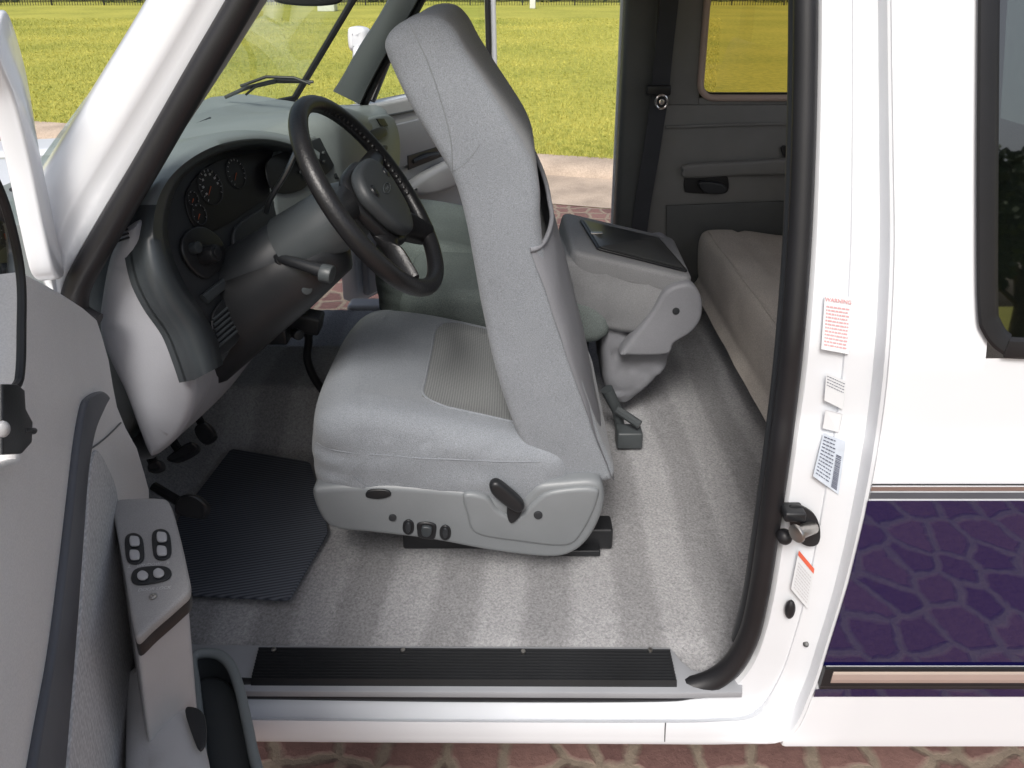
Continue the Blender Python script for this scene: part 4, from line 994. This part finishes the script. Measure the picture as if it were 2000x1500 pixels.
p=PZ(299,1166,ZP+.0005); obj('screw',[cyl(p,p+V3((0,0,.002)),.0042),box(p+V3((0,0,.002)),(.005,.0011,.001)),box(p+V3((0,0,.002)),(.0011,.005,.001))],M['steel'],DD_)
P=pxs([(243,1340),(248,1300),(272,1286),(318,1298),(358,1340),(388,1400),(408,1470),(420,1580),(330,1640),(250,1620)],lambda u,v:PZ(u,v,.88),6)
obj('pull_handle',slab(P,V3((-.01,0,-.14)),.025,5,puff=.004,step=.02,smi=3),M['farp'],DD_,ang=60)
zsl([(362,1392),(378,1384),(400,1400),(404,1450),(392,1470),(380,1450)],.882,.004,M['black'],'latch_handle',.002)
rim=[(378,1284),(418,1276),(448,1296),(466,1340),(480,1400),(492,1460),(508,1560),(440,1600),(402,1560),(392,1440),(382,1340)]
P=pxs(rim,lambda u,v:PZ(u,v,.64),5)
obj('map_pocket',[(*tube(P,.008,closed=True,res=10),0),(*slab([p+V3((0,0,-.05)) for p in P],V3((0,0,-.16)),.01,3),1),(*loft([P,[p+V3((0,0,-.06)) for p in P]],True),1)],[M['dash'],M['column']],DD_,ang=60)
dpl([(-40,20),(0,128),(30,290),(60,430),(82,538),(60,536),(36,440),(8,310),(-24,190),(-60,100)],-.09,.03,M['white'],'window_frame',.005)
P=[DU(u,v,.002) for u,v in ((-60,250),(-20,330),(10,400),(33,490),(42,560),(42,640),(40,720),(30,756),(-20,790))]
obj('window_seal',tube(cr(P,4,False),.0042,res=8),M['rubber'],DD_)
P=[DU(u,v,-.035) for u,v in ((-60,250),(5,400),(34,540),(36,720),(-10,790),(-300,900),(-300,250))]
obj('window_pane',(P,[tuple(range(len(P)))]),M['glass'],DD_,smooth=False)
g=[slab(pxs([(-10,752),(20,752),(34,764),(36,800),(50,826),(48,868),(30,888),(-10,890)],lambda u,v:DU(u,v,.008),0),dn*.006,.002,3),cyl(DU(45,842,.012),DU(66,842,.012),.003)]
obj('mirror_bracket',g,M['black'],DD_)
obj('bracket_lamp',[ball(DU(6,838,.018),(.005,.005,.007),8)],M['farp'],DD_)

# ================================================================== JAMB DETAILS
def lab(nm,corn,lines,ink,band=None,paper='label'):
    a,b,c,d=[PB(u,v,.034) for u,v in corn]
    root=obj(nm,(([a,b,c,d]),[(0,1,2,3)]),M[paper],T,smooth=False)
    def q(s,t,o=.001): return (a.lerp(b,s)).lerp(d.lerp(c,s),t)+V3((0,-o,0))
    g=[]
    for (s0,s1,t0,t1) in lines: g.append(([q(s0,t0),q(s1,t0),q(s1,t1),q(s0,t1)],[(0,1,2,3)]))
    if g: obj('label_print',g,ink,root,smooth=False)
    if band: obj('label_band',[([q(0,t0,.0012),q(1,t0,.0012),q(1,t1,.0012),q(0,t1,.0012)],[(0,1,2,3)]) for t0,t1 in band],M['red'],root,smooth=False)
    return root,q
random.seed(5)
def para(s0,s1,t0,t1,n,w=.4):
    out=[]
    for k in range(n):
        t=t0+(t1-t0)*k/n; s=s0
        while s<s1-.03:
            ww=random.uniform(.04,.14); out.append((s,min(s+ww,s1),t,t+(t1-t0)/n*w)); s+=ww+.025
    return out
r,q=lab('warning_label',[(1611,574),(1664,581),(1658,692),(1604,682)],para(.08,.92,.2,.95,12),M['pink'])
a_=q(0,0);b_=q(1,0);xd=(b_-a_).normalized(); yd=(q(0,0)-q(0,1)).normalized()
obj('label_heading',[textgeo('WARNING',q(.5,.09),xd,yd,.0085)],M['pink'],r,smooth=False)
r,q=lab('tyre_label',[(1614,728),(1652,745),(1646,800),(1610,782)],para(.05,.95,.08,.5,4,.22),M['ink'])
r,q=lab('paint_label',[(1612,800),(1645,808),(1638,844),(1606,836)],[(.0,1,0,.02),(.0,.02,0,1),(.98,1,0,1),(0,1,.98,1)],M['greyink'])
bars=[];t=.3
while t<.95:
    w_=random.uniform(.006,.022); bars.append((.68,.9,t,t+w_)); t+=w_+random.uniform(.008,.02)
r,q=lab('certification_label',[(1608,846),(1652,862),(1638,966),(1588,930)],para(.06,.6,.05,.95,12,.3)+bars,M['ink'],paper='labelb')
r,q=lab('belt_label',[(1560,1074),(1590,1110),(1578,1190),(1545,1150)],para(.1,.9,.25,.95,9),M['greyink'],band=[(.0,.12)])
SK=empty('door_striker',(.4,1.0,.8),T)
obj('striker_plate',[slab(pxs([(1538,990),(1560,984),(1588,1000),(1600,1030),(1596,1058),(1572,1062),(1548,1040)],lambda u,v:PB(u,v,.036),4),V3((0,-.006,0)),.002,2),box(PB(1548,1000,.03),(.035,.03,.018),.004)],M['black'],SK)
obj('striker_pin',[cyl(PB(1588,1030,.03),PB(1552,1033,.0)+V3((0,-.01,0)),.010),cyl(PB(1556,1033,.0)+V3((0,-.008,0)),PB(1548,1033,.0)+V3((0,-.012,0)),.014)],M['steel'],SK)
obj('rubber_stop',[ball(PB(1532,1048,.03),(.013,.013,.013),8)],M['rubber'],SK)
obj('rubber_plug',[ball(PB(1543,1190,.036),(.009,.008,.020),10)],M['rubber'],T)
obj('switch_pin',[cyl(PB(1574,1258,.040),PB(1574,1258,.034),.005)],M['black'],T)
# seam where the sill meets the rocker end, and paint chips
P=[PB(u,v,o-.0006) for u,v,o in ((1300,1412,.006),(1299,1425,.002),(1298,1448,.001))]
obj('panel_seam',tube(P,.0011,res=6),M['column'],T)

# ================================================================== LIGHT, WORLD, CAMERA
S=V3((-.16,-.72,.90)).normalized(); el=math.asin(S.z)
w=bpy.data.worlds.new('World'); sc.world=w; w.use_nodes=True; nt=w.node_tree; nt.nodes.clear()
sk=nt.nodes.new('ShaderNodeTexSky'); sk.sky_type='NISHITA'; sk.sun_disc=False; sk.sun_elevation=el; sk.sun_rotation=math.atan2(S.x,S.y)
sk.air_density=1.0; sk.dust_density=5
hs=nt.nodes.new('ShaderNodeHueSaturation'); hs.inputs['Saturation'].default_value=.68
bg=nt.nodes.new('ShaderNodeBackground'); bg.inputs[1].default_value=.15
ou=nt.nodes.new('ShaderNodeOutputWorld'); nt.links.new(sk.outputs[0],hs.inputs['Color']); nt.links.new(hs.outputs[0],bg.inputs[0]); nt.links.new(bg.outputs[0],ou.inputs[0])
ld=bpy.data.lights.new('sun','SUN'); ld.energy=2.6; ld.angle=math.radians(18); ld.color=(1,.975,.94)
lo=bpy.data.objects.new('sun',ld); sc.collection.objects.link(lo); lo.rotation_euler=S.to_track_quat('Z','Y').to_euler(); lo.location=(0,-5,8)
cd=bpy.data.cameras.new('camera'); cd.sensor_width=36; cd.lens=F/2000*36; cd.shift_y=-(750-CY)/2000; cd.clip_start=.02; cd.clip_end=2000
co=bpy.data.objects.new('camera',cd); sc.collection.objects.link(co); co.location=CAM; co.rotation_euler=(math.radians(90)-PIT,0,0)
sc.camera=co
sc.view_settings.view_transform='Standard'; sc.view_settings.look='None'; sc.view_settings.exposure=0
